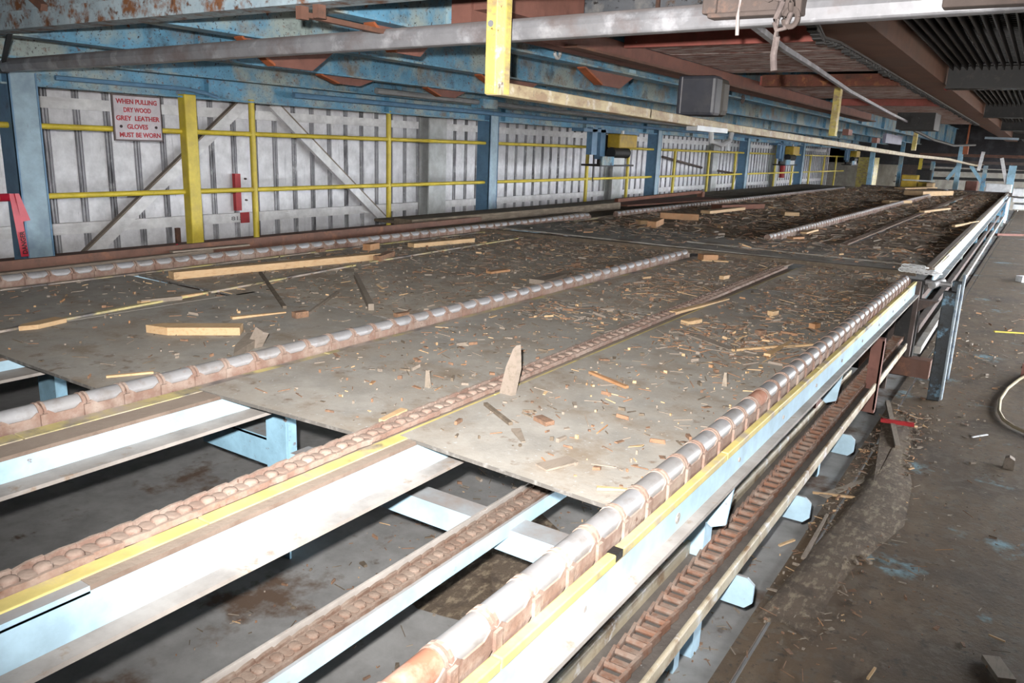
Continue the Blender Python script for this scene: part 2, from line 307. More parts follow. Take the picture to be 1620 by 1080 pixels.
# danger tape
p0 = onX(22, 306, XR + .13); p1 = onX(38, 405, XR + .16)
o = empty('danger_tape', p1, 'red danger tape hanging from the guardrail beside the nearest column', 'tape')
mb = MB(); mb.prism([p0 + Vector((0, -.035, 0)), p0 + Vector((0, .03, 0)), p1 + Vector((.02, .025, 0)), p1 + Vector((.02, -.03, 0))], (.003, 0, 0)); mb.build('tape_strip', m_redtape, o)
mb = MB(); mb.prism([p0 + Vector((.01, .0, 0)), p0 + Vector((.01, .03, 0)), p0 + Vector((.02, .085, -.20)), p0 + Vector((.02, .02, -.21))], (.003, 0, 0)); mb.cyl(Vector((XR + .02, p0.y - .06, 1.21)), Vector((XR + .02, p0.y + .03, 1.21)), .03, 10); mb.build('knot', m_redtape, o)
dvec = (p0 - p1).normalized()
text('DANGER', m_ink, o, .17, .036, p1 + Vector((.026, .018, .02)), dvec, Vector((0, -1, 0)), .001)
one('red_tape_scrap', m_redtape, lambda b: b.bar(onX(276, 388, -5.03), onX(283, 396, -5.0), .05, .004, up=(1, 0, 0)), 'small red tape scrap on the brown kickplate below the wide yellow post', 'tape')
# ================================================================== OVERHEAD STEEL
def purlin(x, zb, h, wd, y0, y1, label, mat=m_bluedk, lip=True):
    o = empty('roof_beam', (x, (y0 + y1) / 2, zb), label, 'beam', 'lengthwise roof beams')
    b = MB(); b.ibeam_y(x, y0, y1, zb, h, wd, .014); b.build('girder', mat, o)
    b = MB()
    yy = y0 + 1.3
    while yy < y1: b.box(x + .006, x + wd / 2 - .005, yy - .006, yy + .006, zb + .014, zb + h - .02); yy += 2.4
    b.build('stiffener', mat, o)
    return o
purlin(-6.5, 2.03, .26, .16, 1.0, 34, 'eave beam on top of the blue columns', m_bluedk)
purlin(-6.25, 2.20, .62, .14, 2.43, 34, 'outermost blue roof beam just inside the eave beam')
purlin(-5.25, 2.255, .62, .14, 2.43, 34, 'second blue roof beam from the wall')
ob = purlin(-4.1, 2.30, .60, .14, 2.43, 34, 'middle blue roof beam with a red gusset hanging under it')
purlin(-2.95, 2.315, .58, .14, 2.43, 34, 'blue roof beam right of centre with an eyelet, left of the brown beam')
def gusset(x, y0, y1, z, d, label):
    o = empty('red_gusset', (x, (y0 + y1) / 2, z - d), label, 'gusset', 'red gussets')
    L_ = y1 - y0
    b = MB(); b.prism([(x - .02, y0, z), (x - .02, y0 + L_ * .3, z - d), (x - .02, y1 - L_ * .25, z - d), (x - .02, y1, z)], (.012, 0, 0)); b.build('web_plate', m_redbrk, o)
    b = MB(); b.bar((x + .02, y0, z - .004), (x + .02, y0 + L_ * .3, z - d), .07, .014); b.build('sloped_flange', m_orange, o)
gusset(-4.1, 3.20, 4.0, 2.30, .14, 'red gusset under the middle blue roof beam, upper left')
gusset(-2.98, 3.12, 3.7, 2.315, .12, 'red gusset just left of the brown beam end')
gusset(-4.1, 5.6, 6.6, 2.30, .11, 'red gusset just left of the yellow hanging post')
gusset(-2.98, 5.35, 6.3, 2.315, .10, 'red gusset right of the yellow hanging post')
gusset(-5.25, 4.9, 5.6, 2.255, .06, 'small red gusset above the thin yellow post')
gusset(-5.25, 6.3, 7.0, 2.255, .07, 'small red gusset above the second thin yellow post')
# cross girder
GY = 2.3; gA = onY(200, 30, GY)
o = empty('cross_girder', (-4, 2.9, 2.4), 'rust stained pale blue cross girder along the top left of the frame', 'beam')
b = MB(); b.box(-6.5, -.3, GY, GY + .12, gA.z, gA.z + .09); b.box(-6.5, -.3, GY + .06, GY + .07, gA.z + .09, 2.9); b.build('girder', M('rust_streaked_blue', (.34, .42, .47), [((.22, .30, .36), 3, .5, .7), ((.17, .075, .035), 9, .50, .62), ((.10, .05, .03), 22, .56, .66), (GRIME, 50, .62, .7)], .6, bump=(50, .2)), o)
for px in (478, 505):
    b = MB(); p = onY(px, 12, GY + .05); b.box(p.x - .016, p.x + .016, GY + .03, GY + .07, gA.z - .05, gA.z); b.build('hanger_stub', m_rust, o)
b = MB(); p = onY(478, 15, GY + .05); b.bar((p.x, GY + .06, gA.z - .03), (p.x, GY + .9, gA.z - .04), .03, .02); b.build('hanger_bar', m_rust, o)
b = MB(); b.bar(onY(22, -30, GY - .02), onY(70, 12, GY - .02), .035, .035); b.build('rusty_strut', m_rust, o)
# worn round bar across the view
a = onY(8, 104, 2.85); b_ = onY(1640, -8, 2.85)
o = empty('worn_crossbar', (a + b_) / 2, 'worn grey steel bar crossing the whole top of the frame', 'bar')
mb = MB(); d = (b_ - a); b2 = a + d * 1.25
mb.prism([a + Vector((0, -.03, -.042)), a + Vector((0, .03, -.042)), a + Vector((0, .036, .0)), a + Vector((0, .03, .04)), a + Vector((0, -.012, .046)), a + Vector((0, -.036, .028)), a + Vector((0, -.042, .0))], b2 - a)
mb.build('angle_bar', m_pipe, o, bevel=.008)
mb = MB(); mb.bar(a + Vector((-.02, 0, .02)), onY(16, 48, GY + .1), .025, .025); mb.cyl(a + Vector((-.06, 0, -.02)), a + Vector((.02, 0, -.02)), .03, 10); mb.build('hanger_rod', m_black, o)
# brown f beam and red boards
o = empty('brown_beam', (-2.5, 5, 2.32), 'brown painted roof beam behind the yellow hanging post, edging the red boards', 'beam')
b = MB(); b.box(-2.56, -2.44, 3.28, 14, 2.30, 2.42); b.box(-2.56, -2.3, 3.3, 4.15, 2.37, 2.55); b.build('timber', m_redbrk, o)
b = MB(); b.box(-2.45, -2.36, 4.2, 14, 2.30, 2.315); b.build('bottom_angle', m_rust, o)
o = empty('duct_panel', (-1.8, 4.0, 2.5), 'grimy grey sheet metal panel above the crossbar between brown beams', 'panel')
b = MB(); b.box(-2.42, -1.22, 4.35, 4.37, 2.46, 2.9); b.build('sheet', M('grimy_sheet', (.17, .18, .20), [((.3, .29, .28), 5, .55, .7), ((.12, .07, .04), 7, .6, .7), (GRIME, 30, .58, .66)], .5, .3), o)
b = MB(); b.box(-1.95, -1.93, 4.33, 4.35, 2.46, 2.9); b.build('seam', m_rust, o)
# red board decks
def boarddeck(y0, y1, z, label, face=.05, n=9):
    o = empty('red_board_deck', (-1.8, (y0 + y1) / 2, z), label, 'boards', 'red boards overhead')
    b = MB(); dy = (y1 - y0) / n
    for k in range(n): b.box(-2.43, -1.12, y0 + k * dy + .002, y0 + (k + 1) * dy - .002, z + rnd.uniform(0, .003), z + .05)
    b.build('board', m_redpaint, o)
    b = MB(); b.box(-2.43, -1.17, y0 - .05, y0 - .01, z - .035, z + face); b.build('front_board', m_redface, o)
    return o
rd = boarddeck(5.0, 7.1, 2.42, 'nearest underside of peeling red boards with a chalk number', .09)
p = onY(922, 72, 4.95)
text('1725', m_chalk, rd, .11, .03, (p.x - .03, 4.948, 2.405), (1, 0, 0), (0, 0, 1), .002, 'chalk_number')
rd2 = boarddeck(8.0, 10.4, 2.42, 'second underside of red boards beyond the black gap')
b = MB(); b.box(-2.35, -1.17, 7.75, 7.9, 2.36, 2.46); b.build('rusty_channel', M('flaking_rust', (.17, .06, .04), [((.36, .15, .06), 16, .52, .62), ((.08, .04, .03), 8, .5, .66)], .9, bump=(50, .6)), rd2)
boarddeck(11.2, 17.5, 2.42, 'third and farthest underside of dark red boards', n=14)
# orange-brown beam g with ragged belt
o = empty('rusty_side_beam', (-1.1, 8, 2.38), 'orange brown roof beam left of the black grating', 'beam')
b = MB(); b.box(-1.16, -.86, 4.3, 30, 2.40, 2.414); b.box(-.88, -.86, 4.3, 30, 2.414, 2.9); b.build('channel', M('orange_brown_steel', (.13, .055, .03), [((.09, .05, .035), 1.2, .5, .7), (GRIME, 10, .6, .75)], .7), o)
b = MB(); b.box(-.905, -.858, 8.6, 8.75, 2.39, 2.52); b.build('red_mark', m_redpaint2, o)
def belt(mb):
    n = 150; pts = []
    for k in range(n):
        yy = 2.95 + k * .09
        zz_ = 2.27 + .10 * min(1, (yy - 2.95) / 2.0)
        xx = -.80 - .30 * min(1, (yy - 2.95) / 1.6)
        pts.append((xx, yy, zz_))
    for k in range(n - 1):
        mb.bar(pts[k], pts[k + 1], .055, .012)
        if k % 1 == 0: mb.box(pts[k][0] - .024, pts[k][0] + .02, pts[k][1], pts[k][1] + .03, pts[k][2] - .012 - rnd.random() * .018, pts[k][2])
one('ragged_belt', m_black, belt, 'ragged black toothed belt running along the orange brown beam', 'belt')
a = onY(1188, 36, 2.85)
pts = [a, Vector((-1.02, 3.6, 2.19)), Vector((-1.12, 4.6, 2.205)), Vector((-1.25, 6.2, 2.2)), Vector((-1.4, 9, 2.19)), Vector((-1.5, 11.0, 2.19))]
one('thin_tie_rod', m_pipe, lambda b: [b.bar(pts[k], pts[k + 1], .022, .022) for k in range(5)], 'thin grey tie rod slanting from the clamp under the red boards', 'rod')
one('dark_gearbox', m_black, lambda b: (b.box(-1.62, -1.2, 11.0, 11.6, 2.10, 2.3), b.cyl((-1.4, 10.9, 2.2), (-1.4, 11.0, 2.2), .05)), 'black box at the far end of the thin tie rod', 'box')
one('slack_cable', m_black, lambda b: b.tube([(-1.5, 11.5, 2.12), (-1.4, 13, 2.03), (-1.3, 15, 1.99), (-1.2, 18, 2.06)], .02), 'slack dark cable trailing beyond the black box', 'cable')
# grating
def grating(mb, y0, y1):
    x = -.80; k = 0
    while x < 3.2: mb.box(x, x + .007, y0, y1, 2.5, 2.58); x += .054
    yy = y0
    while yy < y1: mb.box(-.82, 3.2, yy, yy + .014, 2.555, 2.575); yy += .075
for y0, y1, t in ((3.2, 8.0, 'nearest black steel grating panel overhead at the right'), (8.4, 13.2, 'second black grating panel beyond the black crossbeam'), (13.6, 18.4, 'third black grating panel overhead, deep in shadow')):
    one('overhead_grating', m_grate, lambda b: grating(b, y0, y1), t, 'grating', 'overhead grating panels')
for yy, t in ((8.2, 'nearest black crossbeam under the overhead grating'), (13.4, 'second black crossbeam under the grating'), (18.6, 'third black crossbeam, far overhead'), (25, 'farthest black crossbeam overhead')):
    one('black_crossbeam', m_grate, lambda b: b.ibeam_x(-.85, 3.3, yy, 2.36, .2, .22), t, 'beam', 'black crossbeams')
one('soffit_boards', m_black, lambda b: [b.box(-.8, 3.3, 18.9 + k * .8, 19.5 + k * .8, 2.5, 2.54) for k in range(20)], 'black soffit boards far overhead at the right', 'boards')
# clamp hanging from the bar, rag, hooks
a = onY(1128, -12, 2.79); b_ = onY(1262, 36, 2.79)
o = empty('bar_clamp', ((a.x + b_.x) / 2, 2.79, b_.z), 'dust caked steel clamp block hung on the worn crossbar', 'clamp')
mb = MB(); zt = a.z + .05; zb = onY(1190, 26, 2.79).z
mb.box(a.x, b_.x, 2.765, 2.805, zb, zt); mb.box(a.x - .02, a.x + .03, 2.75, 2.82, zb + .01, zt); mb.box(b_.x - .04, b_.x + .015, 2.75, 2.82, zb - .005, zt); mb.box(a.x, b_.x, 2.75, 2.82, zb - .004, zb + .012); mb.build('block', m_dkdust, o, bevel=.006)
mb = MB()
for dx in (.06, .09): mb.cyl((b_.x - dx, 2.755, zb + .05), (b_.x - dx, 2.745, zb + .05), .016, 8)
mb.build('bolt', m_dkdust, o)
p = onY(1228, 30, 2.74); q = onY(1224, 112, 2.74)
o = empty('hanging_rag_strap', q, 'dusty cloth strap hanging down from the clamp on the crossbar', 'strap')
mb = MB(); mb.tube([p + Vector((.02, 0, .14)), p + Vector((.015, -.01, .05)), p, p + (q - p) * .35 + Vector((.004, 0, 0)), p + (q - p) * .7 + Vector((-.004, 0, 0)), q], .011, 8); mb.build('strap', m_cloth, o, True)
mb = MB(); mb.tube([p + Vector((.045, 0, .14)), p + Vector((.05, 0, .03)), p + Vector((.03, 0, -.03)), p + Vector((.005, 0, -.035)), p + Vector((-.005, 0, -.01))], .008, 8); mb.build('loop', m_cloth, o, True)
p = onY(1251, 28, 2.74)
one('hanging_chain_links', m_dkdust, lambda b: (b.tube([p + Vector((.022 * math.cos(t), 0, .028 * math.sin(t))) for t in np.linspace(0, 6.3, 16)], .009, 6), b.tube([p + Vector((0, .018 * math.cos(t), .05 + .03 * math.sin(t))) for t in np.linspace(0, 6.3, 14)], .009, 6)), 'heavy dusty chain links hanging right of the strap on the clamp', 'chain', smooth=True)
p = onY(1172, -5, 2.75); q = onY(1166, 56, 2.75)
one('white_string', M('pale_string', (.42, .36, .35), [], .9), lambda b: b.tube([p, p + (q - p) * .5 + Vector((-.004, 0, 0)), q], .006, 6), 'pale string dangling at the left end of the clamp', 'string')
a = onY(1496, -14, 2.8); b_ = onY(1640, 14, 2.8)
one('dusty_channel', m_dkdust, lambda b: b.box(a.x, b_.x + .4, 2.76, 2.84, onY(1560, 12, 2.8).z, a.z + .06), 'brown dusty channel resting on the crossbar at the top right corner', 'channel', bevel=.005)
for k, (px, py) in enumerate(((1380, 42), (1372, 60), (1419, 92))):
    p = onZ(px, py, 2.49)
    one('wire_scrap', m_zinc, lambda b: b.tube([p, p + Vector((.006, .01, -.02)), p + Vector((-.004, .0, -.035)), p + Vector((.004, .0, -.05))], .004, 5), ('bent white wire scrap at the near edge of the black grating', 'second wire scrap below the nearest one on the grating', 'faint wire scrap farthest along the grating edge')[k], 'wire', 'wire scraps')
# eyelet
p = onX(882, 83, -2.93 + .05)
one('eyelet', M('pale_steel', (.5, .5, .5), [((.2, .2, .2), 20, .55, .65)], .5, .3), lambda b: b.tube([p + Vector((0, .035 * math.cos(t), .036 * math.sin(t))) for t in np.linspace(0, 2 * math.pi, 20)], .013, 8), 'pale steel ring eyelet welded on the blue beam right of the yellow post', 'eyelet', smooth=True)
p = onX(1175, 157, -2.88)
one('eyelet', m_dkdust, lambda b: b.tube([p + Vector((0, .035 * math.cos(t), .036 * math.sin(t))) for t in np.linspace(0, 2 * math.pi, 16)], .013, 6), 'small dark ring eyelet just right of the charcoal motor cover', 'eyelet', smooth=True)
# yellow hanging frame
YX = onY(787, 150, 2.62).x
o = empty('yellow_drop_frame', (YX, 2.6, 1.9), 'worn yellow hanging post with long drooping rail above the conveyor', 'frame')
p = onY(787, 150, 2.62)
mb = MB(); mb.prism([(p.x - .035, 2.58, p.z), (p.x + .012, 2.58, p.z), (p.x + .036, 2.61, p.z), (p.x + .036, 2.65, p.z), (p.x - .035, 2.65, p.z)], (0, 0, 3 - p.z)); mb.build('hanging_post', m_yellowold, o, bevel=.004)
mb = MB(); mb.cyl((p.x - .012, 2.582, onY(781, 37, 2.58).z), (p.x - .012, 2.576, onY(781, 37, 2.58).z), .012, 12); mb.build('bare_spot', m_pipe, o)
prev = None; mb = MB(); zp = [(2.6, p.z + .022)]
for px, py in ((1020, 180), (1130, 199), (1310, 226), (1440, 246), (1500, 252), (1530, 259), (1545, 262), (1560, 258)):
    v = onX(px, py, YX); zp.append((v.y, v.z))
for (ya, za), (yb, zb) in zip(zp[:-1], zp[1:]):
    if yb > ya: mb.bar((YX, ya - .01, za), (YX, yb + .01, zb), .07, .05)
mb.build('long_rail', m_railold, o, bevel=.004)
for px, t in ((1317, 0), (1445, 1)):
    v = onX(px, 215 if t == 0 else 238, YX); mb = MB(); mb.box(YX - .03, YX + .03, v.y - .05, v.y + .05, v.z, 2.41); mb.build('hanger', m_yellowold, o)
for px in (1340, 1385):
    v = onX(px, 214 if px == 1340 else 226, YX); mb = MB(); mb.box(YX - .03, YX + .03, v.y - .1, v.y + .1, v.z, v.z + .06); mb.build('rail_lug', m_redbrk, o)
# charcoal motor cover on the rail
zb = onX(1110, 182, YX).z; y0 = onX(1128, 182, YX + .05).y; y1 = onX(1153, 184, YX + .05).y; xl = onY(1068, 175, y0).x
o = empty('motor_cover', (YX, y0, zb), 'charcoal rounded electrical cover sitting on the yellow rail', 'box')
mb = MB(); mb.box(xl, YX + .05, y0, y0 + (y1 - y0) * .45, zb, zb + .24); mb.build('body', m_motorbox, o, bevel=.02)
mb = MB(); mb.box(xl + .02, YX + .048, y0 + (y1 - y0) * .45, y1, zb + .004, zb + .235); mb.build('end_cap', M('smoked_enamel', (.035, .03, .024), [((.06, .05, .035), 3, .5, .7)], .6, .0), o, bevel=.035)
mb = MB(); mb.box(xl + .03, xl + .036, y0 - .004, y0 + .05, zb + .012, zb + .23); mb.build('lid_seam', m_pipe, o)
v = onX(1120, 205, YX); w1 = onX(1125, 208, YX); w2 = onX(1158, 208, YX)
o = empty('hanging_conduit_loop', w1, 'grey flexible conduit loop hanging under the yellow rail below the charcoal cover', 'conduit')
mid = onX(1140, 229, YX)
mb = MB(); mb.tube([w1, w1 + Vector((0, .02, -.06)), Vector((YX, w1.y * .6 + mid.y * .4, mid.z + .015)), mid, Vector((YX, w2.y * .6 + mid.y * .4, mid.z + .02)), w2 + Vector((0, -.02, -.06)), w2], .017, 8); mb.build('conduit', m_cond, o, True)
mb = MB(); mb.box(YX - .03, YX + .04, w1.y - .35, w1.y + .2, w1.z - .005, w1.z + .025); mb.build('junction_plate', m_cond, o)
v = onX(1415, 228, YX)
one('grey_notice_panel', M('dull_lilac_panel', (.16, .16, .22), [], .6), lambda b: b.box(YX - .02, YX + .02, v.y - .9, v.y + .5, v.z, v.z + .12), 'dull lilac panel on the yellow rail beside its second hanger', 'panel')
# conduits along the eave
one('eave_conduit', m_colblue, lambda b: (b.cyl((-6.36, 3.3, 2.10), (-6.36, 4.4, 2.10), .018, 8), b.tube([(-6.36, 4.4, 2.10), (-6.36, 4.6, 2.08), (-6.38, 4.75, 2.05)], .018), b.cyl((-6.34, 5.6, 2.13), (-6.34, 30, 2.13), .028, 8)), 'thin blue conduit clipped along the eave beam', 'conduit')
one('steel_conduit', m_cond, lambda b: b.cyl((-5.6, 6.0, 2.2), (-5.6, 30, 2.16), .03, 8), 'dull steel conduit running below the blue roof beams', 'conduit')
one('junction_box', m_bluedk, lambda b: b.box(-5.7, -5.52, 7.7, 8.0, 2.13, 2.24), 'small blue junction box on the steel conduit', 'box', bevel=.01)
# motor units hung on left rail
def motor(y, label):
    o = empty('motor_unit', (-6.15, y, 1.46), label, 'motor unit', 'hanging motor units')
    b = MB(); b.box(-6.3, -6.2, y - .6, y - .42, 1.62, 2.05); b.box(-6.3, -6.2, y - .3, y - .12, 1.55, 2.05); b.box(-6.42, -6.2, y - .9, y + 1.2, 1.98, 2.028); b.build('bracket', m_colblue, o)
    b = MB(); b.box(-6.35, -6.0, y - .65, y + .62, 1.44, 1.47); b.box(-6.35, -6.3, y - .1, y + .6, 1.47, 1.95); b.build('shelf', m_black, o)
    b = MB(); b.box(-6.02, -5.99, y - .6, y - .18, 1.46, 1.60); b.build('blue_plate', m_bluedk, o)
    b = MB(); b.box(-6.02, -5.99, y - .18, y + .22, 1.47, 1.58); b.build('grey_plate', m_greypost, o)
    b = MB(); b.cyl((-6.1, y - .1, 1.66), (-6.1, y + .5, 1.66), .09, 12); b.build('motor', m_black, o, True)
    b = MB(); b.box(-6.22, -5.98, y - .02, y + .66, 1.74, 1.97); b.build('gear_case', m_machy, o, bevel=.02)
    b = MB(); b.cyl((-6.1, y + .3, 1.97), (-6.1, y + .3, 2.03), .03, 8); b.build('breather', m_zinc, o)
motor(12.3, 'nearest hanging motor unit with yellow gear case on the left rail')
motor(23.4, 'second hanging motor unit with yellow gear case farther down')
motor(32.5, 'farthest hanging motor unit, small and dim')
p = onX(940, 230, -6.4)
one('hook_ring', m_black, lambda b: (b.tube([p + Vector((0, .07 * math.cos(t), .07 * math.sin(t))) for t in np.linspace(0, 6.3, 16)], .016, 6), b.cyl(p + Vector((0, 0, -.07)), p + Vector((0, .02, -.6)), .01, 6)), 'black ring and hanging rod just left of the nearest motor unit', 'ring')
p = onX(1154, 232, -6.4)
one('paper_tag', m_white, lambda b: b.box(-6.42, -6.41, p.y - .11, p.y + .11, p.z - .09, p.z + .13), 'white paper tag hanging on the top rail beside the third column', 'tag')
p = onX(1241, 272, XW + .2)
o = empty('fire_extinguisher', (XW + .15, p.y, .95), 'red fire extinguisher on the wall below the second motor unit', 'extinguisher')
b = MB(); b.cyl((XW + .12, p.y, .95), (XW + .12, p.y, 1.38), .09, 12); b.cyl((XW + .12, p.y, 1.38), (XW + .12, p.y, 1.45), .09, 12, r2=.03); b.build('cylinder', m_redpaint2, o, True)
b = MB(); b.box(XW + .08, XW + .2, p.y - .03, p.y + .03, 1.45, 1.52); b.build('valve', m_zinc, o)
one('sloping_pipe', m_dkdust, lambda b: b.cyl(onX(1048, 248, -7.6), onX(1110, 265, -7.6), .03, 8), 'dark sloping pipe behind the third column', 'pipe', 'sloping pipes')
one('sloping_pipe', m_dkdust, lambda b: b.cyl(onX(1130, 269, -7.6), onX(1178, 277, -7.6), .03, 8), 'dark sloping pipe between the paper tag and fourth column', 'pipe', 'sloping pipes')
one('wall_walkway', m_rust, lambda b: b.box(-7.5, -5.3, .6, 34, .56, .6), 'narrow brown walkway deck between the conveyor and the left wall', 'walkway')
# ================================================================== CONVEYOR BEAMS
def beam(name_label, x_in, strip, brown, web_x, zw0, zw1, out, y0, y1, track, tz, bot=0, parts_mat=m_blueclean, stripmat=m_strip, notch=None):
    o = empty('chain_beam', ((track[0] + out) / 2, (y0 + y1) / 2, zw0), name_label, 'beam', 'conveyor chain beams')
    b = MB(); b.box(track[0] - .006, track[1], y0, y1, tz - .012, tz); b.box(track[0] - .012, track[0] - .004, y0, y1, tz - .05, tz + .0); b.build('chain_track', m_track, o)
    b = MB(); L0 = y0
    while L0 < y1: b.box(strip[0], strip[1], L0 + .002, min(y1, L0 + 1.22) - .002, zw1 - .012, zw1 + (.012 if not brown else .001)); L0 += 1.22
    b.build('wear_strip', stripmat, o, bevel=.003)
    if brown:
        b = MB(); b.box(brown[0], brown[1], y0 if not notch else notch, y1, zw1 - .014, zw1 - .002); b.build('top_flange', m_track, o)
    b = MB()
    if notch: b.box(strip[1] - .004, web_x, y0, notch, zw1 - .02, zw1 - .003)
    b.box(web_x - .012, web_x, y0, y1, zw0, zw1 - (.0145 if brown else 0)); b.box(track[0] - .012, track[0], y0, y1, zw0, tz - .012); b.build('web', parts_mat, o)
    b = MB(); b.box(web_x - .12, out, y0, y1, zw0 - .012, zw0); b.build('bottom_flange', m_flange, o)
    return o
bR = beam('right hand chain beam with bright white web beside the walkway', 0, (-.680, -.657), None, -.660, .765, .852, -.630, -.2, 6.55, (-.775, -.685), .842)
bM = beam('middle chain beam with worn yellow strip, second beam from the left edge', 0, (-2.395, -2.33), (-2.33, -2.24), -2.242, .790, .868, -2.16, -.2, 6.5, (-2.50, -2.395), .842, stripmat=m_stripw)
bF = beam('chain beam between the middle and right beams carrying the flat dusty chain', 0, (-1.527, -1.48), (-1.48, -1.446), -1.446, .765, .868, -1.395, -.2, 6.5, (-1.605, -1.527), .855, stripmat=m_strip, notch=.72)
b = MB(); b.box(-1.625, -1.605, -.2, 6.5, .80, .866); b.build('edge_angle', m_blue, bF)
bS = beam('partly hidden beam at the left edge with yellow strip flush in the deck', 0, (-3.70, -3.655), (-3.655, -3.30), -3.30, .80, .855, -3.18, -.2, 1.9, (-3.8, -3.7), .842)
one('deck_wear_strip', m_stripw, lambda b: (b.bar((-3.66, 1.5, T + .004), (-3.95, 4.0, T + .004), .03, .012), b.bar((-3.98, 4.2, T + .004), (-4.08, 6.3, T + .004), .03, .012)), 'narrow yellow strip set in the left part of the deck', 'strip')
bL = beam('far left chain beam beside the brown kickplate', 0, (-4.66, -4.62), None, -4.6, .79, .862, -4.55, -.2, 9.0, (-4.81, -4.67), .842, stripmat=m_stripw)
bm2 = MB(); bm2.box(-.6805, -.6562, 1.475, 1.51, .846, .8648); bm2.build('black_mark', m_black, bR)
bm2 = MB(); bm2.cyl((-.661, 1.86, .80), (-.6585, 1.86, .80), .016, 14); bm2.build('bolt_hole', m_plate, bR)
bm2 = MB()
for yy in np.linspace(.3, 6.0, 12): bm2.cyl((-.66, yy, .80), (-.656, yy, .80), .008, 8)
bm2.build('bolt_head', m_flange, bR)
# ================================================================== CHAINS
def link_mesh():
    """rusty part of one roller-chain link: two shaped side bars, two collars (pitch .133, origin at roller centre)"""
    b = MB()
    for sx in (-1, 1):
        x0 = sx * .024; x1 = sx * .032
        pts = [(-.064, .002), (-.05, .008), (-.03, -.006), (.03, -.006), (.05, .008), (.064, .002), (.064, -.03), (.035, -.052), (-.035, -.052), (-.064, -.03)]
        b.prism([(x0, y, z) for y, z in pts], (x1 - x0, 0, 0))
        b.box(min(x1, x1 + sx * .007), max(x1, x1 + sx * .007), .056, .078, -.045, .0)
    for yy in (-.062, .055): b.cyl((0, yy, 0), (0, yy + .008, 0), .0315, 14)
    b.cyl((0, .055, -.002), (0, .078, -.002), .024, 12)
    b.box(-.02, .02, -.06, .06, -.05, -.03)
    return b
def roller_mesh(): b = MB(); b.cyl((0, -.054, 0), (0, .054, 0), .029, 18); b.cyl((0, -.057, 0), (0, -.054, 0), .027, 18); b.cyl((0, .054, 0), (0, .057, 0), .027, 18); return b
LK = link_mesh().mesh('link_plates', m_chain); RM = roller_mesh().mesh('roller', m_steel); RM.shade_smooth(); RM.set_sharp_from_angle(angle=.6)
RMR = roller_mesh().mesh('roller_rusty', m_barrel); RMR.shade_smooth(); RMR.set_sharp_from_angle(angle=.6)
def roller_chain(x, z, y0, y1, label, rusty=(), x1=None, cap=100):
    o = empty('roller_chain', (x, y0, z - .05), label, 'chain', 'roller chains')
    n = int((y1 - y0) / .1325); rest = MB()
    for k in range(n):
        yy = y0 + (k + .5) * .1325; xx = x if x1 is None else x + (x1 - x) * k / n
        if k < cap:
            a = bpy.data.objects.new('link_plates', LK); C.objects.link(a); a.parent = o; a.matrix_parent_inverse = parent_inv(o); a.location = (xx, yy, z)
            r = bpy.data.objects.new('roller', RMR if k in rusty else RM); C.objects.link(r); r.parent = a; r.location = (0, 0, 0)
            if k in rusty: r['label'] = 'brown rusty roller among the bright ones'
        else:
            rest.cyl((xx, yy - .055, z), (xx, yy + .055, z), .029, 10, 0); rest.box(xx - .03, xx + .03, yy - .066, yy + .066, z - .05, z - .005, 1)
    if rest.v:
        r = rest.build('roller', [m_steel, m_chain], o); r['kind'] = 'stuff'
    return o
roller_chain(-.718, .90, .645, 6.45, 'right hand roller chain running beside the walkway', rusty=(1, 15))
roller_chain(-2.44, .90, .85, 6.5, 'middle roller chain on the near conveyor')
roller_chain(-4.72, .905, 1.5, 9.0, 'left roller chain along the brown kickplate')
roller_chain(-4.62, .905, 9.5, 24, 'farther left roller chain beyond the break in the chain', cap=90)
roller_chain(-2.23, .925, 8.1, 26, 'middle roller chain on the far conveyor', cap=100)
def pintle_mesh(p, wd, r):
    """cast link: a rounded hub dome, a saddle behind it and two low side bars"""
    b = MB(); n = 10
    for cx, cy, rx, ry, rz, zo in ((0, p * .2, wd * .27, p * .30, r * .55, 0), (0, -p * .27, wd * .30, p * .26, r * .12, 0)):
        V = []; F = []
        for k, (q, h) in enumerate(((1, -.9), (1, .05), (.86, .55), (.5, .88))):
            for t in range(n): a = 2 * math.pi * t / n; V.append((cx + rx * q * math.cos(a), cy + ry * q * math.sin(a), zo + rz * h))
        V.append((cx, cy, zo + rz))
        for k in range(3): F += [(k * n + t, k * n + (t + 1) % n, (k + 1) * n + (t + 1) % n, (k + 1) * n + t) for t in range(n)]
        F += [(3 * n + t, 3 * n + (t + 1) % n, 4 * n) for t in range(n)]
        b.add(V, F)
    for sx in (-1, 1):
        b.prism([(sx * wd * .36, -p * .52, -r * .7), (sx * wd * .36, -p * .5, r * .25), (sx * wd * .40, 0, r * .42), (sx * wd * .42, p * .52, r * .3), (sx * wd * .42, p * .52, -r * .7)], (sx * wd * .11, 0, 0))
    b.box(-wd * .38, wd * .38, -p * .5, p * .5, -r, -r * .45)
    return b
def ladder_mesh(p, wd, r):
    b = MB()
    for sx in (-1, 1):
        b.bar((sx * wd * .40, -p * .55, 0), (sx * wd * .5, p * .5, 0), .009, r * 2.2)
    b.cyl((-wd * .5, p * .4, 0), (wd * .5, p * .4, 0), r * .8, 8); b.bar((-wd * .4, -p * .1, -r * .6), (wd * .4, -p * .1, -r * .6), p * .3, .006)
    return b
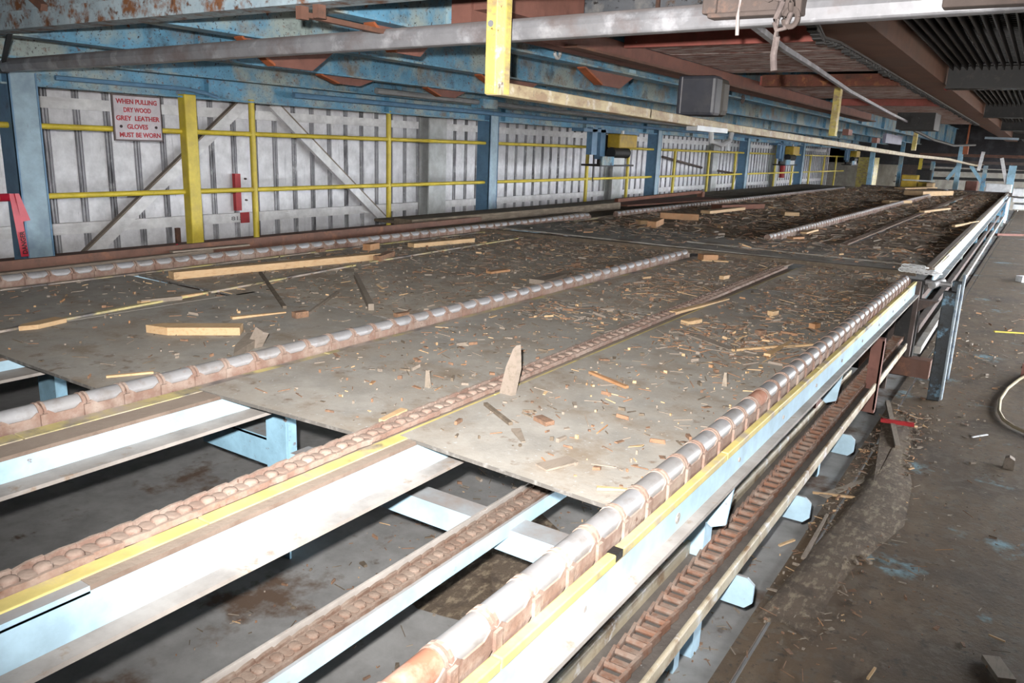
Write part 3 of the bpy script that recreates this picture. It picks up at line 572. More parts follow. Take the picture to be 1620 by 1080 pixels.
def flat_chain(me, x, z, y0, y1, p, label, x1=None, cap=100, mat=None):
    o = empty('link_chain', (x, y0, z - .015), label, 'chain', 'flat link chains'); n = int((y1 - y0) / p); rest = MB()
    for k in range(n):
        yy = y0 + (k + .5) * p; xx = x if x1 is None else x + (x1 - x) * k / n
        if k < cap:
            a = bpy.data.objects.new('link', me); C.objects.link(a); a.parent = o; a.matrix_parent_inverse = parent_inv(o); a.location = (xx, yy, z)
            a.rotation_euler = (rnd.uniform(-.05, .05), 0, rnd.uniform(-.03, .03))
        else:
            rest.box(xx - .03, xx + .03, yy - p * .3, yy + p * .3, z - .01, z + .012); rest.cyl((xx - .03, yy, z), (xx + .03, yy, z), .016, 6)
    if rest.v: r = rest.build('link', mat, o); r['kind'] = 'stuff'
    return o
PM = pintle_mesh(.065, .075, .016).mesh('link', m_chain); PM.shade_smooth(); PM.set_sharp_from_angle(angle=.7)
flat_chain(PM, -1.563, .878, .45, 6.45, .065, 'flat dusty chain running through the deck between the roller chains', x1=-1.62)
PM2 = pintle_mesh(.08, .07, .014).mesh('link', m_chaindk)
flat_chain(PM2, -1.56, .895, 8.5, 26, .08, 'flat dark chain half buried in the far deck litter', x1=-1.6, cap=100, mat=m_chaindk)
LM = ladder_mesh(.055, .06, .011).mesh('link', m_chaindk)
flat_chain(PM_R := pintle_mesh(.055, .07, .011).mesh('link', m_chaindk), -1.315, .557, .75, 3.2, .055, 'rusty return chain lying in the narrow tray under the deck')
LMo = ladder_mesh(.066, .075, .012).mesh('link', m_chainrust)
flat_chain(LMo, -.725, .418, .7, 6.6, .066, 'rusty ladder like return chain in the trough beside the walkway')
# ------------------------------------------------------------------ return trays
o = empty('return_tray', (-1.31, 1.8, .5), 'narrow pale blue return tray under the deck holding the rusty chain', 'tray')
b = MB(); b.box(-1.365, -1.265, -.2, 3.3, .53, .545); b.build('tray_floor', m_track, o)
b = MB(); b.box(-1.265, -1.255, -.2, 3.3, .51, .562); b.build('right_lip', m_blueclean, o)
b = MB(); b.box(-1.372, -1.365, -.2, 3.3, .53, .565); b.build('left_lip', m_flange, o)
o = empty('return_trough', (-.71, 3, .36), 'long dark trough with rounded rims below the right chain beam', 'trough')
b = MB(); b.box(-.81, -.645, -.2, 6.4, .385, .398); b.build('trough_floor', m_trough, o)
m_rim = M('chipped_cream_rim', (.50, .44, .33), [((.22, .14, .08), 9, .5, .66), ((.62, .62, .62), 14, .56, .66)], .5)
b = MB(); b.bar((-.812, -.2, .42), (-.812, 5.2, .42), .016, .055); b.build('left_rim', m_rim, o, bevel=.006)
b = MB(); b.bar((-.636, -.2, .412), (-.636, 6.3, .414), .016, .05); b.build('right_rim', m_rim, o, bevel=.006)
for yy in (2.42, 3.2, 4.12):
    b = MB(); z = .375
    b.prism([(-.70, yy, z), (-.60, yy, z), (-.575, yy, z - .02), (-.575, yy, z - .085), (-.60, yy, z - .11), (-.70, yy, z - .11)], (0, .012, 0)); b.build('support_plate', m_blueclean, o)
for yy in (2.3, 4.4):
    b = MB(); b.box(-.82, -.78, yy, yy + .05, 0, .385); b.build('support_leg', m_blueclean, o)
for yy, t in ((2.29, 'nearest blue bracket plate under the right chain beam'), (3.9, 'second blue bracket plate under the right chain beam')):
    one('bracket_plate', m_blueclean, lambda b: b.prism([(-.79, yy, .752), (-.64, yy, .752), (-.655, yy, .605), (-.70, yy, .585), (-.80, yy, .65)], (0, .012, 0)), t, 'bracket', 'bracket plates')
one('beam_post', m_blueclean, lambda b: b.box(-.83, -.76, 2.42, 2.5, 0, .752), 'pale blue post behind the trough below the right beam', 'post')
# crossbeams and posts under the table
o = empty('under_crossbeam', (-1.4, 2.0, .45), 'pale blue channel crossbeam under the deck near the centre opening', 'beam')
b = MB(); b.box(-2.3, -.83, 1.965, 2.06, .515, .53); b.box(-2.3, -.83, 1.965, 1.977, .445, .515); b.build('channel', m_blueclean, o)
o = empty('table_leg', (-2.46, 2.1, 0), 'pale blue support post with crossbar under the middle beam', 'post', 'table support posts')
b = MB(); b.box(-2.52, -2.40, 2.03, 2.04, 0, .79); b.box(-2.52, -2.51, 2.04, 2.13, 0, .79); b.box(-2.46, -2.45, 2.04, 2.13, 0, .79); b.build('post', m_blue, o)
b = MB(); b.box(-2.95, -2.52, 2.03, 2.045, .40, .52); b.box(-2.95, -2.52, 2.03, 2.14, .51, .525); b.build('crossbar', m_blue, o)
o = empty('table_leg', (-4.33, 2.1, 0), 'grimy blue support post with crossbar under the deck at the left edge', 'post', 'table support posts')
b = MB(); b.box(-4.40, -4.22, 2.03, 2.04, 0, .79); b.box(-4.31, -4.30, 2.04, 2.13, 0, .79); b.build('post', m_blue, o)
b = MB(); b.box(-4.22, -2.9, 2.05, 2.065, .52, .70); b.box(-4.22, -2.9, 2.05, 2.15, .69, .705); b.build('crossbar', m_blue, o)
for x in (-.9, -1.6, -2.46, -4.3):
    for yy, t in ((4.3, 'middle'), (6.3, 'end')):
        if x < -1: one('deck_support', m_blue, lambda b: b.box(x - .05, x + .05, yy, yy + .1, 0, .745), 'blue deck support post in the dark under the near deck', 'post', 'hidden deck posts')
# ================================================================== DECK SHEETS
def sheet(x0, x1, y0, y1, mat, label, skew=0., z=T, grp=None):
    def f(b):
        b.prism([(x0, y0 - skew, z - .012), (x1, y0 + skew, z - .012), (x1, y1, z - .012), (x0, y1, z - .012)], (0, 0, .012)); b.m[-4] = 1
    return one('deck_sheet', [mat, m_edge], f, label, 'sheet', grp or 'deck sheets')
sheet(-1.512, -.782, 1.70, 5.24, m_sheet, 'clean grey deck sheet between flat chain and right roller chain', -.02)
sheet(-1.512, -.782, 5.27, 6.9, m_sheetmid, 'dirty deck sheet at the far end of the right lane')
sheet(-2.355, -1.625, 1.63, 3.93, m_sheet, 'grey deck sheet between middle roller chain and flat chain', .02)
sheet(-2.355, -1.625, 3.96, 5.28, m_sheetmid, 'second deck sheet in the lane left of the flat chain')
sheet(-2.355, -1.625, 5.31, 6.9, m_sheetmid, 'dirty third deck sheet in the lane left of the flat chain')
sheet(-3.665, -2.505, 1.395, 2.9, m_sheet, 'near left deck sheet with the pale offcut lying on it', .0)
sheet(-4.60, -3.672, 1.395, 2.72, m_sheet, 'near deck sheet at the left edge beside the left chain')
sheet(-3.64, -2.505, 2.92, 5.1, m_sheetmid, 'dirty deck sheet left of the middle chain behind the offcut')
sheet(-4.60, -3.64, 2.78, 5.1, m_sheetmid, 'dirty deck sheet beside the left chain under the long board')
sheet(-4.60, -2.505, 5.12, 6.9, m_sheetmid, 'wide dirty deck sheet just before the cross plates')
# cover plates across the break
for x0, x1, y0, y1, z, t in ((-4.95, -.66, 6.86, 7.3, .895, 'near dark cover plate across the gap between conveyors'), (-2.75, -.62, 7.25, 7.75, .905, 'lighter cover plate on top of the crossing, right half'), (-2.35, -.60, 7.7, 8.3, .90, 'rear cover plate where the far deck begins'), (-4.6, -2.7, 7.3, 8.2, .893, 'left rear cover plate strewn with chips')):
    one('cover_plate', m_plate, lambda b: b.box(x0, x1, y0, y1, z - .012, z), t, 'plate', 'cover plates', bevel=.003)
one('edge_bar', m_wooddk, lambda b: b.bar((-4.95, 6.55, .885), (-.7, 6.83, .885), .07, .03), 'dark bar along the front of the cover plates', 'bar')
# loose zinc chain
o = empty('loose_chain', (-.9, 7.2, .9), 'loose bright zinc chain heaped at the corner of the cover plates', 'chain')
pa = onZ(1428, 426, .915); pb = onZ(1484, 434, .915); pc = onZ(1432, 421, .915); pd = onZ(1463, 424, .915)
for k in range(26):
    if k < 16: c = pa.lerp(pb, k / 15.)
    else: c = pc.lerp(pd, (k - 16) / 9.)
    c = c + Vector((0, rnd.uniform(-.03, .03), 0)); b = MB(); an = rnd.uniform(-.4, .4); v = k % 2
    pts = []
    for t in np.linspace(0, 2 * math.pi, 13):
        px, py = .026 * math.cos(t), .015 * math.sin(t)
        pts.append(c + Vector((px * math.cos(an), px * math.sin(an) + (py if v else 0), .004 + (0 if v else py))))
    b.tube(pts, .006, 6); b.build('link', m_zinc, o, True)
# far conveyor
for k in range(6):
    y0 = 8.25 + k * 3.1; y1 = y0 + 3.08
    for x0, x1, ln in ((-1.52, -.72, 'right lane'), (-2.19, -1.6, 'centre lane'), (-4.58, -2.27, 'wide left lane')):
        sheet(x0, x1, y0, y1, m_sheetfar, 'litter covered deck sheet number %s along the %s of the far conveyor' % (['one', 'two', 'three', 'four', 'five', 'six'][k], ln), grp='far deck sheets')
def guardrail2():
    o = empty('side_guide', (-.62, 17, .7), 'long worn steel side guide along the right edge of the far conveyor', 'guide')
    x0, y0, x1, y1 = -.60, 7.1, -.76, 28.4
    f = lambda y: x0 + (x1 - x0) * (y - y0) / (y1 - y0)
    def strip(name, mat, a, wd, z, ht):
        b = MB(); b.bar((f(y0) + a, y0, z), (f(y1) + a, y1, z), wd, ht); b.build(name, mat, o, bevel=.003)
    strip('top_guide', m_track, -.045, .05, .905, .03); strip('wear_strip', m_stripw, -.012, .02, .905, .02)
    strip('web', m_blueclean, -.005, .012, .84, .11); strip('bottom_flange', m_flange, .02, .06, .785, .012)
    return f
f2 = guardrail2()
for z, a, t in ((.62, -.10, 'upper dark return rail under the far side guide'), (.42, -.06, 'middle dark return rail under the far side guide'), (.25, -.02, 'lowest return rail under the far side guide, nearest the floor')):
    one('return_rail', m_dkdust if z > .3 else m_plate, lambda b: (b.bar((-.6 + a, 7.0, z), (-.76 + a, 28.3, z), .05, .06), b.bar((-.66 + a, 7.0, z - .02), (-.8 + a, 28.3, z - .02), .08, .012)), t, 'rail', 'return rails')
for k in range(7):
    yy = 9.5 + k * 2.8
    one('trestle_post', m_bluedk, lambda b: b.box(-.86, -.74, yy, yy + .1, 0, .78), 'dark blue trestle post %s under the far side guide' % ['one', 'two', 'three', 'four', 'five', 'six', 'seven'][k], 'post', 'trestle posts')
# ------------------------------------------------------------------ end frame with blue posts
def bpost(px, py, pxt, pyt, Y, wd, label):
    a = onZ(px, py, .012); bt = onY(pxt, pyt, a.y)
    o = empty('end_post', a, label, 'post', 'end frame posts')
    b = MB(); b.bar((a.x, a.y, 0.012), (a.x - .01, a.y, bt.z), .085 * wd, .05, up=(0, 1, 0)); b.build('plate', M('chipped_black_blue', (.045, .055, .065), [((.16, .30, .42), 9, .56, .64), ((.02, .02, .02), 20, .5, .66)], .5, bump=(50, .3)), o, bevel=.006)
    b = MB(); b.bar((a.x + .05 * wd, a.y - .02, .03), (a.x + .04 * wd, a.y - .02, bt.z + .06), .02, .05, up=(0, 1, 0)); b.build('light_edge', M('pale_chipped_blue', (.38, .45, .5), [((.15, .2, .26), 12, .5, .62)], .5), o, bevel=.006)
bpost(1476, 632, 1498, 460, 6.5, 1., 'nearer dark chipped blue end post standing on the walkway')
bpost(1490, 600, 1520, 445, 7.5, .8, 'farther dark blue end post just behind the nearer one')
o = empty('support_frame', (-.7, 6.8, 0), 'brown and black end frame under the cover plates behind the blue posts', 'frame')
b = MB(); b.box(-.80, -.76, 6.55, 6.6, .0, .86); b.box(-.66, -.63, 6.55, 6.62, .28, .86); b.build('upright', m_dkdust, o)
b = MB(); b.box(-.98, -.48, 6.6, 6.72, .12, .26); b.build('sill', m_rust, o)
b = MB(); b.box(-1.5, -.62, 6.66, 6.7, .10, .86); b.build('back_plate', m_black, o)
b = MB(); b.prism([(-.64, 6.6, .72), (-.5, 6.6, .72), (-.64, 6.6, .62)], (0, .1, 0)); b.build('bracket', m_dkdust, o)
b = MB(); b.cyl((-.56, 6.6, .84), (-.52, 6.9, .84), .028, 12); b.cyl((-.62, 6.75, .84), (-.44, 6.75, .84), .02, 10); b.build('roller_end', m_steel, o, True)
b = MB(); b.box(-.47, -.44, 6.5, 7.5, .55, .62); b.build('tie', m_dkdust, o)
o = empty('red_brown_bracket', (-.66, 5.0, .25), 'red brown painted bent bracket over the trough beside the walkway', 'bracket')
b = MB(); b.box(-.69, -.62, 5.0, 5.012, .27, .70); b.box(-.63, -.618, 5.0, 5.05, .27, .70); b.build('upright', m_redbrk, o)
b = MB(); b.box(-.79, -.62, 5.0, 5.05, .70, .712); b.build('arm', m_redbrk, o)
b = MB(); b.box(-.82, -.62, 5.0, 5.05, .25, .27); b.build('foot', m_redbrk, o)
one('side_strut', m_redbrk, lambda b: b.bar((-.79, 4.1, .50), (-.80, 5.6, .62), .02, .03), 'thin red brown strut beside the trough, left of the bent bracket', 'strut')
# ================================================================== LEFT EDGE: kickplate, timbers
one('kickplate', m_rust, lambda b: (b.box(-5.03, -5.0, 1.0, 7.0, .90, .965), b.box(-5.06, -5.0, 1.0, 7.0, .885, .90)), 'long rusty brown kickplate along the left side of the conveyor', 'kickplate')
one('edge_plank', m_woodgrey, lambda b: b.bar((-4.94, 1.2, .875), (-4.93, 3.55, .895), .05, .06), 'long tan plank lying between kickplate and left roller chain', 'plank')
one('thin_plank', m_woodgrey, lambda b: b.bar((-4.96, 3.25, .93), (-4.90, 3.85, .935), .05, .012), 'short thin plank end below the wide yellow post', 'plank')
one('kick_support', m_yellow, lambda b: b.box(-5.06, -4.98, 5.25, 5.6, .86, .885), 'small yellow bracket at the end of the kickplate', 'bracket')
one('side_platform', m_wooddk, lambda b: [b.box(-6.2 + k * .3, -5.92 + k * .3, 6.6, 26, .84, .87) for k in range(5)], 'dark plank platform left of the left roller chain', 'platform')
one('dark_timber', m_wooddk, lambda b: b.bar((-5.25, 6.0, .93), (-5.2, 10.6, .925), .24, .10), 'long dark square timber lying left of the chain below the second column', 'timber', bevel=.006)
one('dark_plank', m_wooddk, lambda b: b.bar((-4.95, 5.9, .895), (-4.95, 9.2, .895), .1, .035), 'dark plank lying against the left roller chain beside the big timber', 'plank')
one('rusty_plate', m_redwood, lambda b: b.bar((-5.3, 10.8, .92), (-4.95, 14.2, .92), .5, .02), 'rusty red plate on the left platform beside the chain', 'plate')
one('rusty_angle', m_redwood, lambda b: (b.bar((-5.35, 11.0, .97), (-5.2, 14.2, 1.02), .06, .05), b.bar((-5.2, 14.2, .9), (-5.2, 14.2, 1.02), .1, .12)), 'rusty angle propped on the left platform above the rusty plate', 'angle')
# ================================================================== WOOD PIECES ON THE DECK
def piece(p1, p2, wd, ht, mat, label, cat='offcut', name='wood_offcut', z=T, grp='loose wood on the deck', taper=1., point=None, lift=0.):
    a = onZ(*p1, z + ht / 2); b_ = onZ(*p2, z + ht / 2); a.z = z + ht / 2 + .002; b_.z = z + ht / 2 + .002 + lift
    a = a + Vector((0, wd / 2, 0)); b_ = b_ + Vector((0, wd / 2, 0))
    def f(b):
        if point:
            d = (b_ - a); sd = d.cross(Vector((0, 0, 1))).normalized() * wd / 2; h = Vector((0, 0, ht)); a0 = a - h / 2; b0 = b_ - h / 2
            b.prism([a0 - sd * .2, a0 + d * point + sd, b0 + sd, b0 - sd, a0 + d * point * .6 - sd], h)
        else: b.bar(a, b_, wd, ht, taper=taper)
    return one(name, mat, f, label, cat, grp)
piece((262, 437), (592, 406), .075, .045, m_wood, 'long pale sawn board lying along the left roller chain', 'board', 'sawn_board')
piece((645, 389), (742, 380), .08, .035, m_wood, 'short pale sawn board with clean square end right of the long board', 'board', 'sawn_board')
piece((215, 524), (369, 524), .09, .035, m_wood, 'bright pale offcut with one pointed end on the near left sheet', point=.25)
piece((18, 523), (84, 508), .07, .02, m_wood, 'tan chisel ended offcut on the yellow strip at the left edge', point=.3)
piece((215, 480), (315, 465), .035, .014, m_wood, 'split pale batten above the bright pointed offcut', 'batten', taper=.7)
piece((218, 478), (283, 472), .03, .02, m_woodgrey, 'second split batten lying against the first', 'batten')
piece((584, 487), (560, 436), .03, .035, m_woodgrey, 'grey weathered slat lying lengthwise left of the middle roller chain', 'slat', taper=.8)
piece((448, 487), (410, 432), .02, .014, m_wooddk, 'thin dark stick below the right end of the long board', 'stick')
piece((482, 499), (533, 462), .016, .012, m_woodgrey, 'thin crossed stick just left of the grey slat', 'stick')
piece((460, 500), (480, 497), .04, .03, m_bark, 'small dark brown block at the foot of the crossed stick', 'block')
piece((362, 568), (394, 534), .06, .03, m_woodgrey, 'grey pointed chunk beside the middle chain below the bright offcut', 'chunk', point=.6)
piece((362, 504), (448, 495), .03, .012, m_wood, 'curved pale slat behind the bright pointed offcut', 'slat', taper=.5)
piece((165, 597), (240, 590), .014, .008, m_wood, 'small pale splinter near the edge of the left sheet', 'splinter')
one('wood_offcut', m_woodgrey, lambda b: b.bar(onZ(402, 548, T), onZ(402, 548, T) + Vector((.02, .03, .07)), .05, .035, up=(0, 1, 0)), 'small upright brown block beside the grey pointed chunk', 'block', 'loose wood on the deck')
def wedge(b):
    p = onZ(801, 624, T)
    b.prism([p + Vector((-.03, 0, 0)), p + Vector((.022, 0, 0)), p + Vector((.035, .01, .10)), p + Vector((.025, .015, .185)), p + Vector((.012, .015, .17)), p + Vector((-.012, .008, .10))], (.006, .02, 0))
one('upright_splinter', m_woodgrey, wedge, 'tall grey splinter standing upright against the flat chain', 'splinter')
def stand(px, py, h, label):
    p = onZ(px, py, T); one('upright_splinter', m_woodgrey, lambda b: b.prism([p, p + Vector((.02, 0, 0)), p + Vector((.012, 0, h)), p + Vector((.004, 0, h))], (0, .012, 0)), label, 'splinter')
stand(1142, 610, .055, 'small upright sliver on the right sheet'); stand(672, 612, .065, 'small upright sliver on the sheet left of the flat chain')
piece((1062, 496), (1150, 474), .045, .015, m_wood, 'long pale splinter lying along the flat chain', 'splinter', taper=.4)
piece((1076, 526), (1155, 556), .07, .008, m_woodgrey, 'flat grey bark strip on the right sheet', 'strip', taper=.6)
piece((1158, 555), (1226, 549), .014, .010, m_wood, 'thin pale stick among the bark heap on the right sheet', 'stick')
piece((1212, 563), (1252, 540), .03, .012, m_wood, 'tapered pale stick crossing the thin one near the right chain', 'stick', taper=.3)
piece((1230, 550), (1285, 546), .012, .010, m_wood, 'thin stick reaching the right roller chain', 'stick')
piece((1080, 512), (1102, 508), .05, .02, m_wood, 'small pale chip at the left of the bark heap', 'chip')
piece((932, 590), (990, 614), .018, .01, m_woodor, 'orange brown stick in the middle of the right sheet', 'stick')
piece((766, 640), (806, 672), .014, .01, m_wooddk, 'thin dark stick right below the upright splinter', 'stick')
piece((846, 663), (866, 673), .035, .014, m_bark, 'curled bark scrap right of the thin dark stick', 'bark')
piece((812, 682), (824, 702), .03, .008, m_woodgrey, 'grey sliver at the foot of the thin dark stick', 'sliver', taper=.4)
piece((600, 669), (636, 652), .02, .014, m_wood, 'pale stub beside the flat chain near the sheet corner', 'stub', taper=1.3)
piece((942, 774), (996, 777), .014, .008, m_wood, 'pale splinter on the near edge beside the right chain', 'splinter', taper=.6)
piece((848, 745), (900, 732), .05, .006, m_woodgrey, 'flat faint tan chip on the near edge of the right sheet', 'chip')
piece((842, 448), (884, 436), .11, .03, m_woodgrey, 'ragged bark slab beside the middle roller chain', 'bark', taper=.6)
piece((1105, 408), (1128, 408), .10, .05, m_woodor, 'tan block at the end of the middle chain by the cover plate', 'block')
piece((1108, 412), (1150, 414), .05, .01, m_wood, 'flat pale chip under the tan block', 'chip')
piece((1040, 341), (1101, 344), .16, .075, m_woodor, 'orange sawn block near the left chain on the far deck', 'block', z=.90)
piece((1113, 336), (1170, 330), .14, .04, m_wood, 'pale batten just right of the orange block', 'batten', z=.90)
piece((1130, 328), (1198, 326), .2, .07, m_redwood, 'dark red timber stub with a fresh end behind the pale batten', 'timber', z=.90)
piece((1235, 338), (1258, 339), .22, .05, m_wood, 'pale square block in the middle of the far deck', 'block', z=.90)
piece((1028, 356), (1041, 350), .1, .07, m_woodor, 'triangular orange chip left of the cover plates', 'chip', z=.89)
piece((1006, 352), (1024, 352), .12, .05, m_wood, 'small pale block left of the triangular chip', 'block', z=.89)
piece((1270, 369), (1289, 364), .07, .02, m_wood, 'small pale stick beside the far middle chain', 'stick', z=.90)
piece((1248, 377), (1266, 376), .08, .02, m_woodor, 'reddish chip where the far middle chain begins', 'chip', z=.90)
piece((1443, 306), (1492, 305), .45, .11, m_wood, 'large pale board far down the deck near the end', 'board', z=.90)
piece((1422, 298), (1474, 297), .3, .04, m_wood, 'long pale board lying across the far end of the deck', 'board', z=.90)
piece((1508, 358), (1546, 351), .04, .03, m_wood, 'thin pale stick leaning toward the far side guide', 'stick', z=.90)
piece((1458, 335), (1500, 330), .08, .03, m_wood, 'pale batten beside the far flat chain', 'batten', z=.90)
piece((1400, 320), (1436, 319), .15, .05, m_wood, 'pale chipped block left of the far middle chain', 'block', z=.90)
piece((975, 365), (1030, 356), .05, .012, m_wood, 'pale thin batten before the cover plates at the left', 'batten')
piece((575, 392), (590, 389), .07, .05, m_woodor, 'small orange chunk by the left chain at the end of the long board', 'chunk')
piece((592, 410), (615, 402), .06, .04, m_bark, 'dark bark chunk at the right end of the long board', 'bark')
piece((622, 500), (642, 497), .03, .02, m_bark, 'reddish bark crumb left of the middle chain', 'bark')
piece((770, 432), (800, 428), .05, .015, m_woodor, 'flat orange chip on the dirty left deck', 'chip')
for i, (px, py) in enumerate(((500, 397), (1283, 517), (1217, 497), (1197, 528), (1140, 440), (905, 420), (960, 425))):
    piece((px, py), (px + 9, py - 2), .035, .025, (m_bark, m_woodor, m_wood, m_bark, m_wood, m_bark, m_woodor)[i], ('small brown block on the left chain side of the long board', 'round brown knot beside the right roller chain', 'tiny pale cube on the right sheet', 'brown bark lump in the bark heap', 'pale crumb near the far seam of the right lane', 'bark lump left of the middle chain', 'orange lump left of the middle chain, right of the bark lump')[i], 'block')
# ================================================================== LITTER (uncountable)
def litter(name, n, region, mats, label, size=(.008, .05), seed=1, cat='litter', dens=None):
    rg = np.random.default_rng(seed); V = []; F = []; MI = []
    i = 0
    while i < n:
        x0, x1, y0, y1, z = region[rg.integers(len(region))] if dens is None else region[rg.choice(len(region), p=dens)]
        x = rg.uniform(x0, x1); y = y0 + (y1 - y0) * rg.random() ** .75
        L_ = size[0] + (size[1] - size[0]) * rg.random() ** 3.2; w_ = min(L_, .003 + rg.random() ** 2 * .018) * .5; h = .0015 + rg.random() ** 3 * .012
        if rg.random() < .3: L_ = size[0] * 2 + size[1] * 1.3 * rg.random() ** 2; w_ = .0016; h = .003
        if y > 8: L_ *= 1.3; w_ *= 1.3; h *= 1.6
        L_ *= .5; an = rg.random() * 6.283; tl = rg.normal() * .12; c, s_ = math.cos(an), math.sin(an); o = len(V)
        for zz_ in (0, h):
            for i1, j1 in ((-1, -1), (1, -.6), (1, .8), (-1, 1)):
                px, py = i1 * L_ * (1 if zz_ == 0 else .92), j1 * w_
                V.append((x + px * c - py * s_, y + px * s_ + py * c, z + zz_ + max(0, tl * px + abs(tl) * L_)))
        for f in ((4, 5, 6, 7), (0, 1, 5, 4), (1, 2, 6, 5), (2, 3, 7, 6), (3, 0, 4, 7)): F.append(tuple(o + k for k in f))
        mi = rg.choice(len(mats), p=[.07, .32, .31, .26, .04]); MI += [mi] * 5; i += 1
    me = bpy.data.meshes.new(name); me.from_pydata(V, [], F)
    for m in mats: me.materials.append(m)
    me.polygons.foreach_set('material_index', MI); me.update()
    o = bpy.data.objects.new(name, me); C.objects.link(o); return tag(o, label, cat, kind='stuff')
CH = [m_wood, m_bark, m_woodgrey, m_wooddk, m_woodor]
def area(r): return (r[1] - r[0]) * (r[3] - r[2])
reg = [(-1.45, -.78, 1.75, 3.2, T), (-2.32, -1.63, 1.7, 3.2, T), (-4.58, -2.52, 1.42, 2.7, T)]
litter('near_wood_chips', 900, reg, CH, 'thin scatter of wood chips on the near grey deck sheets', (.006, .05), 3, 'wood chips')
reg = [(-1.45, -.78, 3.2, 6.8, T), (-2.32, -1.63, 3.2, 6.8, T), (-4.58, -2.52, 2.7, 6.8, T)]
d = np.array([.22, .2, .58])
litter('deck_wood_chips', 4600, reg, CH, 'dense bark and chip litter on the dirty deck before the cover plates', (.008, .07), 4, 'wood chips', d)
reg = [(-1.5, -.74, 8.3, 26.5, .875), (-2.17, -1.63, 8.3, 26.5, .875), (-4.55, -2.3, 8.3, 26.5, .875), (-4.5, -2.3, 7.0, 8.3, .896), (-2.3, -.7, 6.9, 8.2, .905)]
a_ = np.array([.19, .15, .60, .03, .03])
litter('far_wood_chips', 15000, reg, CH, 'thick bark litter covering the far conveyor deck', (.015, .12), 5, 'wood chips', a_)
reg = [(-1.42, -.80, 3.15, 4.0, T), (-1.2, -.80, 4.0, 5.6, T), (-2.2, -1.7, 4.2, 5.2, T), (-2.3, -1.7, 3.4, 3.9, T)]
litter('bark_litter', 1100, reg, CH, 'bark shreds heaped on the right sheet near the right roller chain', (.012, .09), 9, 'bark litter', np.array([.4, .25, .2, .15]))
reg = [(-.66, -.05, 1.6, 9, .014), (-2.3, -.7, 1.3, 3.4, .002), (-.6, .9, 1.8, 12, .014), (-.66, -.35, 2.6, 6, .014)]
litter('floor_wood_chips', 2600, reg, CH, 'wood chips and splinters scattered over the floor', (.005, .05), 6, 'wood chips', np.array([.2, .25, .2, .35]))
def mat_patch(b, pts, z, h, seed):
    rg = random.Random(seed); cx_ = sum(p[0] for p in pts) / len(pts); cy_ = sum(p[1] for p in pts) / len(pts)
    ring = []; n = len(pts)
    for i in range(n):
        for t in (0, .33, .66):
            p, q = pts[i], pts[(i + 1) % n]; ring.append((p[0] + (q[0] - p[0]) * t + rg.uniform(-.09, .09), p[1] + (q[1] - p[1]) * t + rg.uniform(-.11, .11)))
    V = [(x, y, z) for x, y in ring]; k = len(ring)
    for f_, hh in ((.75, .6), (.45, .9)): V += [(cx_ + (x - cx_) * f_, cy_ + (y - cy_) * f_, z + h * hh * rg.uniform(.5, 1.1)) for x, y in ring]
    V.append((cx_, cy_, z + h)); F = []
    for r in range(2): F += [(r * k + i, r * k + (i + 1) % k, (r + 1) * k + (i + 1) % k, (r + 1) * k + i) for i in range(k)]
    F += [(2 * k + i, 2 * k + (i + 1) % k, 3 * k) for i in range(k)]
    b.add(V, F)
one('bark_heap', m_litter, lambda b: mat_patch(b, [(-1.95, 2.15), (-1.45, 2.08), (-1.38, 2.8), (-2.0, 3.1)], .001, .03, 1), 'fibrous bark heap on the floor behind the crossbeam', 'bark heap', smooth=True)
one('bark_heap', m_litter, lambda b: mat_patch(b, [(-1.3, 2.1), (-.95, 2.1), (-.9, 2.8), (-1.3, 3.0)], .001, .03, 2), 'fibrous bark heap on the floor under the right lane', 'bark heap', smooth=True)
one('bark_heap', m_litter, lambda b: mat_patch(b, [(-.60, 2.75), (-.36, 2.9), (-.38, 4.6), (-.5, 5.9), (-.62, 5.9)], .013, .025, 3), 'long fibrous litter drift along the walkway edge beside the trough', 'bark heap', smooth=True)
# ================================================================== FLOOR OBJECTS AT RIGHT
def fpiece(p1, p2, wd, ht, mat, label, cat, name='floor_stick', taper=1.): return piece(p1, p2, wd, ht, mat, label, cat, name, .014, 'loose wood on the floor', taper)
fpiece((1270, 885), (1308, 815), .02, .012, m_woodgrey, 'long brown splinter on the walkway beside the trough', 'splinter', taper=.6)
fpiece((1232, 864), (1256, 855), .012, .008, m_wood, 'pale curved splinter left of the long brown one', 'splinter')
fpiece((1300, 788), (1366, 762), .05, .006, m_woodgrey, 'flat grey bark strip on the litter drift', 'strip', taper=.5)
fpiece((1285, 780), (1352, 788), .014, .01, m_wood, 'thin tan stick crossing the flat grey strip', 'stick')
fpiece((1538, 692), (1562, 688), .012, .006, m_white, 'small white sliver on the walkway', 'sliver')
fpiece((1372, 1075), (1384, 1058), .008, .008, m_wood, 'pale splinter at the bottom edge of the frame', 'splinter')
fpiece((1566, 1048), (1592, 1085), .06, .02, m_woodgrey, 'brown board end at the bottom right of the frame', 'board', 'floor_board')
fpiece((1564, 1005), (1590, 1016), .006, .005, m_wood, 'thin pale sliver above the brown board end', 'sliver')
p = onZ(1594, 742, .014)
one('wood_stub', m_woodgrey, lambda b: b.prism([p + Vector((-.025, 0, 0)), p + Vector((.03, 0, 0)), p + Vector((.028, .01, .055)), p + Vector((.0, .01, .07)), p + Vector((-.022, .01, .06))], (0, .05, 0)), 'grey wooden stub standing on the walkway at the right', 'block')
one('yellow_lath', m_yellow, lambda b: b.bar(onZ(1573, 524, .02), onZ(1640, 528, .02), .03, .012), 'yellow painted lath lying on the walkway at the right edge', 'lath')
one('red_floor_bar', m_redbrk, lambda b: b.bar(onZ(1576, 371, .03), onZ(1660, 373, .03), .09, .06), 'red brown steel bar lying across the far walkway', 'bar')
